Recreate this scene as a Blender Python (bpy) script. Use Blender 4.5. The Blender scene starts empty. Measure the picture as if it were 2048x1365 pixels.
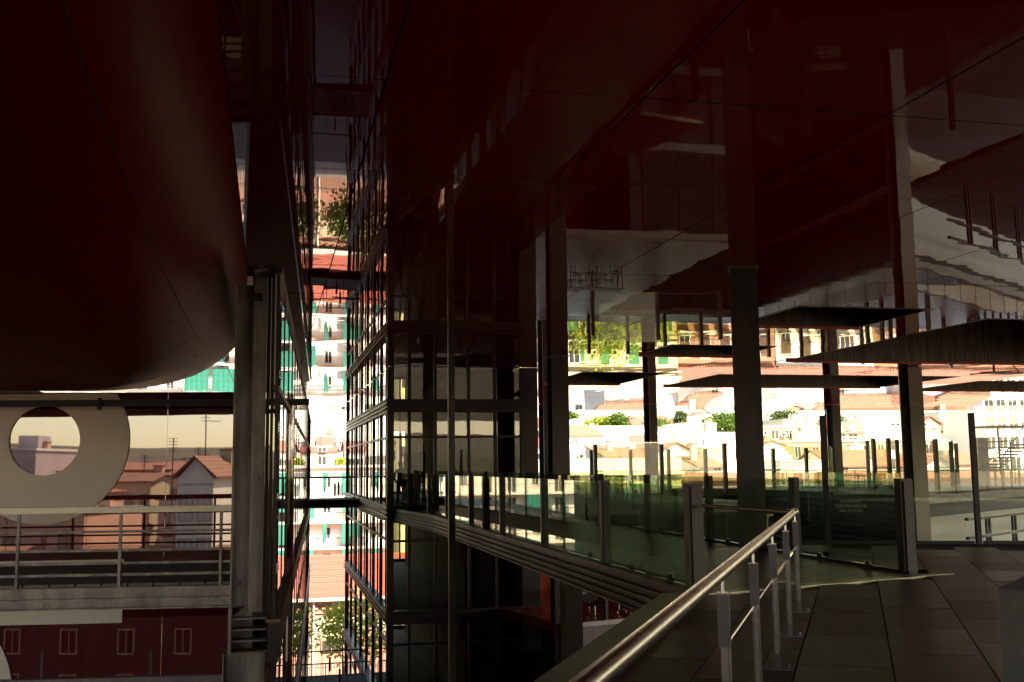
import bpy, bmesh, math, random
from math import sin, cos, pi, radians, sqrt, atan2
from mathutils import Vector, Matrix
random.seed(7)
scn = bpy.context.scene
col = scn.collection

# ------------------------------------------------------------------ camera
F_PX, YAW, PITCH, ROLL = 2093.0, radians(13.0), radians(6.75), radians(-0.63)
EYE = Vector((0, 0, 1.6))
CAMR = Matrix.Rotation(-YAW, 3, 'Z') @ Matrix.Rotation(pi/2 + PITCH, 3, 'X') @ Matrix.Rotation(ROLL, 3, 'Z')
cd = bpy.data.cameras.new('camera')
cd.sensor_width = 36.0
cd.lens = 36.0 * F_PX / 2048.0
cd.clip_start = 0.05
cd.clip_end = 6000
cam = bpy.data.objects.new('camera', cd)
col.objects.link(cam)
cam.matrix_world = Matrix.Translation(EYE) @ CAMR.to_4x4()
scn.camera = cam

# ------------------------------------------------------------------ sky and sun
SUN_DIR = Vector((0.42, -0.74, 0.86)).normalized()     # towards the sun
wd = bpy.data.worlds.new('World')
scn.world = wd
wd.use_nodes = True
wn = wd.node_tree.nodes
wl = wd.node_tree.links
wn.clear()
wo = wn.new('ShaderNodeOutputWorld')
wb = wn.new('ShaderNodeBackground')
ws = wn.new('ShaderNodeTexSky')
ws.sky_type = 'NISHITA'
ws.sun_disc = False
ws.sun_elevation = math.asin(SUN_DIR.z)
ws.sun_rotation = atan2(SUN_DIR.x, SUN_DIR.y)
ws.altitude = 600
ws.air_density = 1.0
ws.dust_density = 1.5
ws.ozone_density = 0.4
wb.inputs['Strength'].default_value = 0.15
wl.new(ws.outputs[0], wb.inputs[0])
wl.new(wb.outputs[0], wo.inputs[0])
sl = bpy.data.lights.new('sun', 'SUN')
sl.energy = 5.0
sl.angle = radians(0.5)
sl.color = (1.0, 0.90, 0.74)
so = bpy.data.objects.new('sun', sl)
col.objects.link(so)
so.rotation_euler = SUN_DIR.to_track_quat('Z', 'Y').to_euler()
so.location = (0, 0, 60)

vs = scn.view_settings
vs.view_transform = 'Standard'
vs.look = 'None'
vs.exposure = 2.35
vs.gamma = 1.0
vs.use_curve_mapping = False
vs.use_white_balance = True
vs.white_balance_temperature = 7900
vs.white_balance_tint = 12
cy = scn.cycles
cy.max_bounces = 10
cy.diffuse_bounces = 3
cy.glossy_bounces = 5
cy.transmission_bounces = 6
cy.transparent_max_bounces = 40
cy.caustics_reflective = False
cy.caustics_refractive = False
cy.sample_clamp_indirect = 4.0
cy.use_denoising = True

# ------------------------------------------------------------------ helpers
def ray(x, y):
    return CAMR @ Vector(((x - 1024) / F_PX, -(y - 682.5) / F_PX, -1.0))
def onz(x, y, z):
    d = ray(x, y); t = (z - 1.6) / d.z
    return EYE + d * t
def aty(x, y, Y):
    d = ray(x, y)
    return EYE + d * (Y / d.y)

def tag(o, label=None, cat=None, group=None, kind=None):
    if label: o['label'] = label
    if cat: o['category'] = cat
    if group: o['group'] = group
    if kind: o['kind'] = kind
    return o
def thing(name, label, cat, loc=(0, 0, 0), group=None):
    o = bpy.data.objects.new(name, None)
    o.empty_display_size = 0.3
    o.location = loc
    col.objects.link(o)
    return tag(o, label, cat, group)
def adopt(o, parent):
    if parent is not None:
        o.parent = parent
        p = parent; off = Vector((0, 0, 0))
        while p is not None:
            off += p.location
            p = p.parent if p.parent is not None else None
        o.matrix_parent_inverse = Matrix.Translation(-Vector(parent['wloc'] if 'wloc' in parent else parent.location))
    return o

class MB:
    def __init__(s): s.v = []; s.f = []; s.sm = False
    def _add(s, vs_, fs):
        n = len(s.v); s.v += [tuple(v) for v in vs_]; s.f += [tuple(i + n for i in f) for f in fs]; return s
    def box(s, x0, x1, y0, y1, z0, z1):
        return s._add([(x0,y0,z0),(x1,y0,z0),(x1,y1,z0),(x0,y1,z0),(x0,y0,z1),(x1,y0,z1),(x1,y1,z1),(x0,y1,z1)],
                      [(0,3,2,1),(4,5,6,7),(0,1,5,4),(1,2,6,5),(2,3,7,6),(3,0,4,7)])
    def seg(s, a, b, w, z0, z1, z2=None, z3=None):      # vertical-sided beam between two plan points, width w
        a = Vector((a[0], a[1])); b = Vector((b[0], b[1])); d = (b - a).normalized(); n = Vector((-d.y, d.x)) * w / 2
        z2 = z0 if z2 is None else z2; z3 = z1 if z3 is None else z3
        p = [a + n, a - n, b - n, b + n]; zz0 = [z0, z0, z2, z2]; zz1 = [z1, z1, z3, z3]
        return s._add([(q.x, q.y, z) for q, z in zip(p, zz0)] + [(q.x, q.y, z) for q, z in zip(p, zz1)],
                      [(0,1,2,3),(4,7,6,5),(0,4,5,1),(1,5,6,2),(2,6,7,3),(3,7,4,0)])
    def prism(s, poly, z0, z1):
        n = len(poly)
        return s._add([(p[0], p[1], z0) for p in poly] + [(p[0], p[1], z1) for p in poly],
                      [tuple(range(n))[::-1], tuple(range(n, 2*n))] + [(i, (i+1) % n, n + (i+1) % n, n + i) for i in range(n)])
    def tube(s, pts, r, n=8, cap=True):
        pts = [Vector(p) for p in pts]; rings = []
        for i, p in enumerate(pts):
            if i == 0: d = pts[1] - pts[0]
            elif i == len(pts) - 1: d = pts[-1] - pts[-2]
            else: d = (pts[i+1] - p).normalized() + (p - pts[i-1]).normalized()
            d.normalize()
            u = d.cross(Vector((0, 0, 1)))
            if u.length < 1e-3: u = Vector((1, 0, 0))
            u.normalize(); w = u.cross(d)
            rr = r[i] if isinstance(r, (list, tuple)) else r
            rings.append([p + (u * cos(2*pi*k/n) + w * sin(2*pi*k/n)) * rr for k in range(n)])
        base = len(s.v)
        for rg in rings: s.v += [tuple(q) for q in rg]
        for i in range(len(rings) - 1):
            for k in range(n):
                s.f.append((base+i*n+k, base+i*n+(k+1) % n, base+(i+1)*n+(k+1) % n, base+(i+1)*n+k))
        if cap:
            s.f.append(tuple(base+k for k in range(n))[::-1]); s.f.append(tuple(base+(len(rings)-1)*n+k for k in range(n)))
        s.sm = True
        return s
    def lathe(s, c, prof, n=12):
        base = len(s.v)
        for r, z in prof: s.v += [(c[0]+r*cos(2*pi*k/n), c[1]+r*sin(2*pi*k/n), c[2]+z) for k in range(n)]
        for i in range(len(prof)-1):
            for k in range(n): s.f.append((base+i*n+k, base+i*n+(k+1) % n, base+(i+1)*n+(k+1) % n, base+(i+1)*n+k))
        s.f.append(tuple(base+k for k in range(n))[::-1]); s.f.append(tuple(base+(len(prof)-1)*n+k for k in range(n)))
        s.sm = True
        return s
    def quad(s, *p): return s._add(p, [tuple(range(len(p)))])
    def mesh(s, name, mat, bevel=0):
        me = bpy.data.meshes.new(name); me.from_pydata(s.v, [], s.f); me.update()
        if bevel:
            bm = bmesh.new(); bm.from_mesh(me)
            bmesh.ops.bevel(bm, geom=[e for e in bm.edges], offset=bevel, segments=1, affect='EDGES', profile=0.5)
            bm.to_mesh(me); bm.free()
        if mat is not None: me.materials.append(mat)
        if s.sm:
            me.polygons.foreach_set('use_smooth', [True] * len(me.polygons))
            try: me.set_sharp_from_angle(angle=radians(40))
            except Exception: pass
        return me
    def build(s, name, mat, parent=None, bevel=0, **kw):
        return put(name, s.mesh(name, mat, bevel), (0, 0, 0), parent, **kw)

def wloc(o):
    return Vector(o['_w']) if '_w' in o else Vector((0, 0, 0))
WL = {}
def put(name, me, loc, parent=None, rot=None, label=None, cat=None, group=None, kind=None):
    o = bpy.data.objects.new(name, me)
    col.objects.link(o)
    o.location = loc
    if rot is not None: o.rotation_euler = rot
    if parent is not None:
        o.parent = parent
        o.matrix_parent_inverse = Matrix.Translation(-WLOC(parent))
    return tag(o, label, cat, group, kind)
def WLOC(o):                      # world location of an unrotated parent (parents are Empties or world-built meshes)
    if o.parent is None: return Vector(o.location)
    return Vector(o.location)     # children keep world coordinates through their parent inverse
def struct(name, mb, mat, label=None, bevel=0):
    o = mb.build(name, mat, None, bevel); o['kind'] = 'structure'
    if label: o['label'] = label
    return o

# ------------------------------------------------------------------ materials
def new_mat(name):
    m = bpy.data.materials.new(name); m.use_nodes = True
    nt = m.node_tree; nt.nodes.clear()
    out = nt.nodes.new('ShaderNodeOutputMaterial')
    return m, nt, out
def pbr(name, color, rough=0.6, metal=0.0, ior=1.45, var=0.12, scale=3.0, bump=0.0, bscale=40.0, color2=None, stretch=None, spec=0.5, detail=5, rvar=0.0):
    m, nt, out = new_mat(name)
    p = nt.nodes.new('ShaderNodeBsdfPrincipled'); nt.links.new(p.outputs[0], out.inputs[0])
    p.inputs['Roughness'].default_value = rough; p.inputs['Metallic'].default_value = metal; p.inputs['IOR'].default_value = ior
    p.inputs['Specular IOR Level'].default_value = spec
    geo = nt.nodes.new('ShaderNodeNewGeometry')
    src = geo.outputs['Position']
    if stretch:
        mp = nt.nodes.new('ShaderNodeMapping'); mp.inputs['Scale'].default_value = stretch; nt.links.new(src, mp.inputs[0]); src = mp.outputs[0]
    nz = nt.nodes.new('ShaderNodeTexNoise'); nz.inputs['Scale'].default_value = scale; nz.inputs['Detail'].default_value = detail
    nz.inputs['Roughness'].default_value = 0.65
    nt.links.new(src, nz.inputs['Vector'])
    mx = nt.nodes.new('ShaderNodeMix'); mx.data_type = 'RGBA'
    c = Vector(color); c2 = Vector(color2) if color2 else None
    mx.inputs[6].default_value = (*(c * (1 - var)), 1); mx.inputs[7].default_value = (*(c2 if c2 else c * (1 + var)), 1)
    cr = nt.nodes.new('ShaderNodeMapRange'); cr.inputs[1].default_value = 0.32; cr.inputs[2].default_value = 0.68
    nt.links.new(nz.outputs[0], cr.inputs[0]); nt.links.new(cr.outputs[0], mx.inputs[0]); nt.links.new(mx.outputs[2], p.inputs['Base Color'])
    if rvar:
        rr = nt.nodes.new('ShaderNodeMapRange'); rr.inputs[3].default_value = max(0.02, rough - rvar); rr.inputs[4].default_value = rough + rvar
        nt.links.new(nz.outputs[0], rr.inputs[0]); nt.links.new(rr.outputs[0], p.inputs['Roughness'])
    if bump:
        n2 = nt.nodes.new('ShaderNodeTexNoise'); n2.inputs['Scale'].default_value = bscale; nt.links.new(src, n2.inputs['Vector'])
        b = nt.nodes.new('ShaderNodeBump'); b.inputs['Strength'].default_value = 1.0; b.inputs['Distance'].default_value = bump
        nt.links.new(n2.outputs[0], b.inputs['Height']); nt.links.new(b.outputs[0], p.inputs['Normal'])
    return m
def lacquer(name, color, ior, rough, wav, wscale, spec=0.5, tint=(1, .74, .62)):
    m, nt, out = new_mat(name)
    p = nt.nodes.new('ShaderNodeBsdfPrincipled'); nt.links.new(p.outputs[0], out.inputs[0])
    p.inputs['Specular Tint'].default_value = (*tint, 1)
    p.inputs['Base Color'].default_value = (*color, 1); p.inputs['Roughness'].default_value = rough; p.inputs['IOR'].default_value = ior
    p.inputs['Specular IOR Level'].default_value = spec
    geo = nt.nodes.new('ShaderNodeNewGeometry')
    nz = nt.nodes.new('ShaderNodeTexNoise'); nz.inputs['Scale'].default_value = wscale; nz.inputs['Detail'].default_value = 1.5
    nt.links.new(geo.outputs['Position'], nz.inputs['Vector'])
    b = nt.nodes.new('ShaderNodeBump'); b.inputs['Strength'].default_value = 1.0; b.inputs['Distance'].default_value = wav
    nt.links.new(nz.outputs[0], b.inputs['Height']); nt.links.new(b.outputs[0], p.inputs['Normal'])
    return m
def glass(name, tint, ior=1.5, rough=0.0, wav=0.0):
    m, nt, out = new_mat(name)
    tr = nt.nodes.new('ShaderNodeBsdfTransparent'); tr.inputs[0].default_value = (*tint, 1)
    gl = nt.nodes.new('ShaderNodeBsdfGlossy'); gl.inputs[0].default_value = (0.95, 0.95, 0.95, 1); gl.inputs['Roughness'].default_value = rough
    fr = nt.nodes.new('ShaderNodeFresnel'); gb_ = nt.nodes.new('ShaderNodeNewGeometry'); mr = nt.nodes.new('ShaderNodeMapRange'); mr.inputs[3].default_value = ior; mr.inputs[4].default_value = 1.0/ior
    nt.links.new(gb_.outputs['Backfacing'], mr.inputs[0]); nt.links.new(mr.outputs[0], fr.inputs[0])     # same reflectance on both faces of a pane
    mx = nt.nodes.new('ShaderNodeMixShader')
    nt.links.new(fr.outputs[0], mx.inputs[0]); nt.links.new(tr.outputs[0], mx.inputs[1]); nt.links.new(gl.outputs[0], mx.inputs[2])
    nt.links.new(mx.outputs[0], out.inputs[0])
    if wav:
        geo = nt.nodes.new('ShaderNodeNewGeometry'); nz = nt.nodes.new('ShaderNodeTexNoise'); nz.inputs['Scale'].default_value = 0.6
        nt.links.new(geo.outputs['Position'], nz.inputs['Vector'])
        b = nt.nodes.new('ShaderNodeBump'); b.inputs['Distance'].default_value = wav; nt.links.new(nz.outputs[0], b.inputs['Height'])
        nt.links.new(b.outputs[0], gl.inputs['Normal']); nt.links.new(b.outputs[0], fr.inputs['Normal'])
    return m
def tile_roof(name, color, color2, period=0.3, axis='Y', rough=0.8):
    m, nt, out = new_mat(name)
    p = nt.nodes.new('ShaderNodeBsdfPrincipled'); nt.links.new(p.outputs[0], out.inputs[0]); p.inputs['Roughness'].default_value = rough
    geo = nt.nodes.new('ShaderNodeNewGeometry')
    w = nt.nodes.new('ShaderNodeTexWave'); w.wave_type = 'BANDS'; w.bands_direction = axis; w.inputs['Scale'].default_value = 0.314 / period
    w.inputs['Distortion'].default_value = 0.6
    nz = nt.nodes.new('ShaderNodeTexNoise'); nz.inputs['Scale'].default_value = 1.7; nz.inputs['Detail'].default_value = 8; nz.inputs['Roughness'].default_value = 0.75
    nt.links.new(geo.outputs['Position'], w.inputs['Vector']); nt.links.new(geo.outputs['Position'], nz.inputs['Vector'])
    mx = nt.nodes.new('ShaderNodeMix'); mx.data_type = 'RGBA'; mx.inputs[6].default_value = (*color, 1); mx.inputs[7].default_value = (*color2, 1)
    cr = nt.nodes.new('ShaderNodeMapRange'); cr.inputs[1].default_value = 0.35; cr.inputs[2].default_value = 0.65
    nt.links.new(nz.outputs[0], cr.inputs[0]); nt.links.new(cr.outputs[0], mx.inputs[0]); nt.links.new(mx.outputs[2], p.inputs['Base Color'])
    b = nt.nodes.new('ShaderNodeBump'); b.inputs['Distance'].default_value = 0.08; nt.links.new(w.outputs[0], b.inputs['Height']); nt.links.new(b.outputs[0], p.inputs['Normal'])
    return m
def brick_mat(name, c1, c2, mortar, scale=1.0):
    m, nt, out = new_mat(name)
    p = nt.nodes.new('ShaderNodeBsdfPrincipled'); nt.links.new(p.outputs[0], out.inputs[0]); p.inputs['Roughness'].default_value = 0.85
    geo = nt.nodes.new('ShaderNodeNewGeometry'); mp = nt.nodes.new('ShaderNodeMapping'); mp.inputs['Rotation'].default_value = (radians(90), 0, 0)
    nt.links.new(geo.outputs['Position'], mp.inputs[0])
    br = nt.nodes.new('ShaderNodeTexBrick'); br.inputs['Color1'].default_value = (*c1, 1); br.inputs['Color2'].default_value = (*c2, 1); br.inputs['Mortar'].default_value = (*mortar, 1)
    br.inputs['Scale'].default_value = scale; br.inputs['Brick Width'].default_value = 0.26; br.inputs['Row Height'].default_value = 0.075; br.inputs['Mortar Size'].default_value = 0.01
    nt.links.new(mp.outputs[0], br.inputs['Vector'])
    nz = nt.nodes.new('ShaderNodeTexNoise'); nz.inputs['Scale'].default_value = 0.9; nz.inputs['Detail'].default_value = 6; nt.links.new(geo.outputs['Position'], nz.inputs['Vector'])
    mx = nt.nodes.new('ShaderNodeMix'); mx.data_type = 'RGBA'; mx.blend_type = 'MULTIPLY'; mx.inputs[0].default_value = 0.5
    nt.links.new(br.outputs[0], mx.inputs[6])
    cr = nt.nodes.new('ShaderNodeMapRange'); cr.inputs[3].default_value = 0.55; cr.inputs[4].default_value = 1.35; nt.links.new(nz.outputs[0], cr.inputs[0])
    nt.links.new(cr.outputs[0], mx.inputs[7]); nt.links.new(mx.outputs[2], p.inputs['Base Color'])
    return m
def grating(name, color):
    m, nt, out = new_mat(name)
    p = nt.nodes.new('ShaderNodeBsdfPrincipled'); nt.links.new(p.outputs[0], out.inputs[0])
    p.inputs['Roughness'].default_value = 0.33; p.inputs['Metallic'].default_value = 0.35
    geo = nt.nodes.new('ShaderNodeNewGeometry')
    ws_ = []
    for ax in 'XY':
        w = nt.nodes.new('ShaderNodeTexWave'); w.bands_direction = ax; w.inputs['Scale'].default_value = 0.314 / 0.045
        nt.links.new(geo.outputs['Position'], w.inputs['Vector']); ws_.append(w)
    mul = nt.nodes.new('ShaderNodeMath'); mul.operation = 'MULTIPLY'; nt.links.new(ws_[0].outputs[1], mul.inputs[0]); nt.links.new(ws_[1].outputs[1], mul.inputs[1])
    mx = nt.nodes.new('ShaderNodeMix'); mx.data_type = 'RGBA'; c = Vector(color)
    mx.inputs[6].default_value = (*(c*1.25), 1); mx.inputs[7].default_value = (*(c*0.2), 1); nt.links.new(mul.outputs[0], mx.inputs[0]); nt.links.new(mx.outputs[2], p.inputs['Base Color'])
    nz = nt.nodes.new('ShaderNodeTexNoise'); nz.inputs['Scale'].default_value = 2.2; nz.inputs['Detail'].default_value = 6; nt.links.new(geo.outputs['Position'], nz.inputs['Vector'])
    rr = nt.nodes.new('ShaderNodeMapRange'); rr.inputs[3].default_value = 0.2; rr.inputs[4].default_value = 0.55; nt.links.new(nz.outputs[0], rr.inputs[0]); nt.links.new(rr.outputs[0], p.inputs['Roughness'])
    b = nt.nodes.new('ShaderNodeBump'); b.inputs['Distance'].default_value = 0.006; nt.links.new(mul.outputs[0], b.inputs['Height']); nt.links.new(b.outputs[0], p.inputs['Normal'])
    return m
def leaf_mat(name, c, c2):
    m, nt, out = new_mat(name)
    geo = nt.nodes.new('ShaderNodeNewGeometry'); nz = nt.nodes.new('ShaderNodeTexNoise'); nz.inputs['Scale'].default_value = 1.1; nz.inputs['Detail'].default_value = 4
    nt.links.new(geo.outputs['Position'], nz.inputs['Vector'])
    mx = nt.nodes.new('ShaderNodeMix'); mx.data_type = 'RGBA'; mx.inputs[6].default_value = (*c, 1); mx.inputs[7].default_value = (*c2, 1)
    nt.links.new(nz.outputs[0], mx.inputs[0])
    d = nt.nodes.new('ShaderNodeBsdfDiffuse'); t = nt.nodes.new('ShaderNodeBsdfTranslucent'); ms = nt.nodes.new('ShaderNodeMixShader'); ms.inputs[0].default_value = 0.35
    nt.links.new(mx.outputs[2], d.inputs[0]); nt.links.new(mx.outputs[2], t.inputs[0]); nt.links.new(d.outputs[0], ms.inputs[1]); nt.links.new(t.outputs[0], ms.inputs[2]); nt.links.new(ms.outputs[0], out.inputs[0])
    return m

M = {}
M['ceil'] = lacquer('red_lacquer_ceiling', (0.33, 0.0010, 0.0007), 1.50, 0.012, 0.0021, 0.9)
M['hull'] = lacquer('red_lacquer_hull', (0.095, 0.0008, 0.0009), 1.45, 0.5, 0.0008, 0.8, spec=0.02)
M['redwall'] = lacquer('red_lacquer_wall', (0.055, 0.0008, 0.002), 2.25, 0.012, 0.0006, 0.7, tint=(1, .93, .86))
M['letter'] = pbr('white_letter_film', (0.55, 0.47, 0.40), 0.5, var=0.06, scale=1.2)
M['palewood'] = pbr('pale_handrail_paint', (0.80, 0.68, 0.55), 0.5, var=0.06, scale=2)
M['bronze'] = pbr('dark_bronze_metal', (0.030, 0.020, 0.016), 0.48, 0.15, var=0.25, scale=2.0, rvar=0.12)
M['black'] = pbr('black_metal', (0.018, 0.016, 0.015), 0.5, 0.3, var=0.2)
M['galv'] = pbr('galvanised_steel', (0.21, 0.18, 0.155), 0.55, 0.3, var=0.55, scale=1.6, stretch=(3, 3, 0.7), bump=0.0006, bscale=60, rvar=0.15)
M['rust'] = pbr('rusted_steel', (0.16, 0.09, 0.05), 0.8, 0.1, var=0.5, scale=9)
M['colm'] = pbr('painted_steel_column', (0.06, 0.05, 0.044), 0.5, 0.3, var=0.25, scale=1.5, stretch=(2, 2, 0.5), rvar=0.1)
M['colw'] = pbr('lit_flange_tone', (0.55, 0.50, 0.44), 0.5, var=0.12, scale=1.0)  # paler tone puts the light on one column face into its colour
M['steel'] = pbr('brushed_stainless', (0.46, 0.42, 0.40), 0.24, 1.0, var=0.1, scale=3, stretch=(6, 6, 60), rvar=0.06)
M['steelgrey'] = pbr('grey_steel', (0.10, 0.085, 0.088), 0.45, 0.4, var=0.2, scale=6)
M['gold'] = pbr('worn_metal_plate', (0.42, 0.37, 0.25), 0.36, 0.85, var=0.25, scale=4, rvar=0.12)
M['coping'] = pbr('olive_zinc_coping', (0.13, 0.108, 0.062), 0.42, 0.55, var=0.3, scale=2.5, stretch=(1, 1, 1), rvar=0.12, bump=0.0015, bscale=1.8)
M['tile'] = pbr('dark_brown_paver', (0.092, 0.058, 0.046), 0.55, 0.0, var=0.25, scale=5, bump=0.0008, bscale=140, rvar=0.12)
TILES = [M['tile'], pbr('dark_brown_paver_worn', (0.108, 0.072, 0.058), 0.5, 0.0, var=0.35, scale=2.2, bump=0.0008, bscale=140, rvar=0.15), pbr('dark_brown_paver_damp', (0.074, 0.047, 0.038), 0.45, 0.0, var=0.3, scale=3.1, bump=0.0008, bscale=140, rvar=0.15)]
M['joint'] = pbr('black_joint', (0.008, 0.007, 0.006), 0.9)
M['glint'] = pbr('joint_glint', (0.12, 0.10, 0.075), 0.5, 0.2)  # pale highlight along paving joints, put into the colour
M['concrete'] = pbr('grey_concrete', (0.13, 0.122, 0.12), 0.8, var=0.15, scale=3, bump=0.002, bscale=30)
M['concd'] = pbr('dark_concrete', (0.060, 0.058, 0.056), 0.75, var=0.25, scale=2.5)
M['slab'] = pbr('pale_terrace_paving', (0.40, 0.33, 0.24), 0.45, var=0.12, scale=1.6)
M['edge'] = pbr('weathered_slab_edge', (0.36, 0.34, 0.31), 0.7, var=0.25, scale=1.5, stretch=(1, 1, 3))
M['grate'] = grating('perforated_deck', (0.135, 0.115, 0.08))
M['deckp'] = pbr('ribbed_deck_plank', (0.105, 0.09, 0.075), 0.55, 0.4, var=0.25, scale=5)
M['gclear'] = glass('clear_glass', (0.93, 0.93, 0.86))
M['ggreen'] = glass('green_tinted_glass', (0.69, 0.78, 0.69))
M['gscreen'] = glass('screen_glass', (0.90, 0.92, 0.84), ior=1.75)
M['gdark'] = glass('smoked_glass', (0.80, 0.78, 0.68), wav=0.002)
M['coffer'] = pbr('brushed_brown_metal', (0.085, 0.060, 0.047), 0.34, 0.75, var=0.55, scale=3.0, stretch=(6, 6, 0.25), rvar=0.14)
M['redtrim'] = pbr('red_trim', (0.62, 0.09, 0.07), 0.4, var=0.1)
M['whitewall'] = pbr('whitewash', (0.82, 0.775, 0.69), 0.85, var=0.07, scale=0.5, stretch=(1, 1, 0.4))
M['cream'] = pbr('cream_render', (0.70, 0.62, 0.40), 0.85, var=0.08, scale=0.5)
M['yellow'] = pbr('yellow_render', (0.66, 0.52, 0.27), 0.85, var=0.10, scale=0.5)
M['pink'] = pbr('pink_render', (0.62, 0.36, 0.27), 0.85, var=0.10, scale=0.4)
M['orange'] = brick_mat('orange_brick', (0.46, 0.175, 0.105), (0.40, 0.14, 0.08), (0.42, 0.30, 0.22))
M['redbrick'] = brick_mat('salmon_brick', (0.42, 0.175, 0.13), (0.37, 0.145, 0.10), (0.45, 0.33, 0.26))
M['beige'] = pbr('beige_render', (0.55, 0.47, 0.34), 0.85, var=0.1, scale=0.5)
M['maroon'] = pbr('shaded_red_render', (0.07, 0.016, 0.013), 0.85, var=0.15, scale=0.5)  # dark tone stands in for shade on the mirrored street front
M['lilac'] = pbr('lilac_render', (0.44, 0.36, 0.38), 0.85, var=0.1, scale=0.5)
M['greyw'] = pbr('grey_render', (0.42, 0.43, 0.42), 0.85, var=0.1, scale=0.5)
M['roof'] = tile_roof('clay_tiles', (0.40, 0.125, 0.08), (0.28, 0.09, 0.06), 0.32, 'X')
M['roofb'] = tile_roof('brown_clay_tiles', (0.33, 0.145, 0.085), (0.22, 0.09, 0.055), 0.32, 'X')
M['rooft'] = tile_roof('flat_red_tiles', (0.31, 0.085, 0.062), (0.26, 0.07, 0.05), 0.42, 'Z')
M['teal'] = pbr('teal_awning_cloth', (0.012, 0.17, 0.13), 0.8, var=0.18, scale=1.2, stretch=(5, 5, 0.2))
M['shutter'] = pbr('green_shutter', (0.035, 0.20, 0.075), 0.6, var=0.2)
M['win'] = pbr('dark_window_pane', (0.045, 0.05, 0.05), 0.08, var=0.3, scale=0.8)
M['frame'] = pbr('white_window_frame', (0.70, 0.67, 0.60), 0.6, var=0.05)
M['wood'] = pbr('dark_brown_wood', (0.10, 0.055, 0.03), 0.6, var=0.25, scale=3)
M['redfloor'] = pbr('polished_red_floor', (0.55, 0.07, 0.02), 0.25, var=0.3, scale=1.5, stretch=(8, 1, 1))
M['asphalt'] = pbr('asphalt', (0.055, 0.054, 0.052), 0.9, var=0.2, scale=1.5)
M['pave'] = pbr('pavement', (0.24, 0.22, 0.20), 0.85, var=0.15, scale=1.2)
M['earth'] = pbr('city_ground', (0.060, 0.062, 0.036), 0.95, var=0.4, scale=0.04, color2=(0.13, 0.10, 0.065), detail=9)
M['bark'] = pbr('bark', (0.09, 0.06, 0.04), 0.9, var=0.3, scale=6)
M['leafy'] = leaf_mat('yellow_green_leaves', (0.20, 0.28, 0.035), (0.36, 0.40, 0.07))
M['leafd'] = leaf_mat('green_leaves', (0.055, 0.11, 0.02), (0.11, 0.18, 0.035))
M['cypress'] = leaf_mat('cypress_leaves', (0.05, 0.08, 0.035), (0.10, 0.13, 0.055))
M['dish'] = pbr('white_metal', (0.72, 0.70, 0.64), 0.5, var=0.05)
M['dishy'] = pbr('yellowed_metal', (0.66, 0.50, 0.15), 0.5, var=0.08)
M['text'] = pbr('frosted_lettering', (0.62, 0.58, 0.48), 0.7, var=0.02)
M['cloth'] = pbr('dark_clothing', (0.02, 0.02, 0.025), 0.9)
M['hairskin'] = pbr('dark_hair', (0.02, 0.012, 0.008), 0.6)
M['signy'] = pbr('yellow_plastic', (0.55, 0.38, 0.03), 0.5)

# ================================================================== THE SETTING
def gz(x, y):
    z = -17.0
    if y > 125:
        t = min(1, (y - 125) / 330); t = t*t*(3 - 2*t); z += (20 + 5*sin(x*0.012)) * t
        if y > 500: z += (y - 500) * 0.012
    if y < -120:
        t = min(1, (-120 - y) / 500); t = t*t*(3 - 2*t); z += 36*t + 5*sin(x*0.011 + 1) * t
    return z
mb = MB()
xs = [-2600, -1700, -1100, -700, -450, -300, -200, -130, -80, -40, 0, 40, 80, 130, 200, 300, 450, 700, 1100, 1700, 2600]
ys = [-2600, -1700, -1100, -800, -620, -520, -440, -360, -280, -200, -150, -120, -60, 0, 60, 125, 160, 200, 240, 280, 320, 360, 400, 450, 500, 640, 900, 1400, 2600]
for y in ys:
    for x in xs: mb.v.append((x, y, gz(x, y)))
nx = len(xs)
for j in range(len(ys) - 1):
    for i in range(nx - 1): mb.f.append((j*nx+i, j*nx+i+1, (j+1)*nx+i+1, (j+1)*nx+i))
struct('ground', mb, M['earth'])
struct('street', MB().prism([(-150, 76.5), (150, 76.5), (150, 88), (-150, 88)], -16.99, -16.96), M['asphalt'])
struct('pavement', MB().prism([(-150, 88), (150, 88), (150, 94.6), (-150, 94.6)], -16.99, -16.83), M['pave'])
struct('courtyard_floor', MB().prism([(-40, -20), (60, -20), (60, 76.4), (-40, 76.4)], -16.99, -16.9), M['concd'])

# ---- mirror ceiling
H = 5.4
XC = [-27.0, -23.6, -20.2, -16.8, -13.4, -10.0, -7.0, -4.3, -1.64, 1.06, 3.76, 6.6, 9.6, 12.55, 16.3, 18.85, 21.85, 24.85, 27.85, 30.8, 33.5, 37.4, 41.3, 45.2, 49.0, 52.8, 56.6, 60.4, 64.5]
YC = [-9.5, -6.25, -3.0, 0.25, 3.5, 6.75, 10.0, 13.25, 16.5, 19.8, 23.15, 26.65, 29.0, 31.5, 34.6, 38.0, 41.5, 44.6, 47.7, 51.0, 54.3, 57.6, 60.9, 64.2, 67.6, 71.4]
COFFERS = [(12.55, 16.3, 23.15, 26.65), (12.55, 16.3, 31.5, 34.6), (18.85, 30.8, 24.5, 35.9), (12.55, 16.3, 41.5, 47.7), (18.85, 30.8, 42.0, 48.6), (33.5, 45.2, 44.3, 50.4), (33.5, 45.2, 26.0, 36.5)]
def ycuts(x):
    c = list(YC)
    if 18.8 < x < 30.7:
        c[c.index(23.15)] = 24.5; c[c.index(34.6)] = 35.9; c[c.index(41.5)] = 42.0; c[c.index(47.7)] = 48.6
    if 33.4 < x < 45.1:
        c[c.index(26.65)] = 26.0; c[c.index(34.6)] = 36.5; c[c.index(44.6)] = 44.3; c[c.index(51.0)] = 50.4; c.remove(38.0)
    return c
cells = []; slab = MB()
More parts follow.
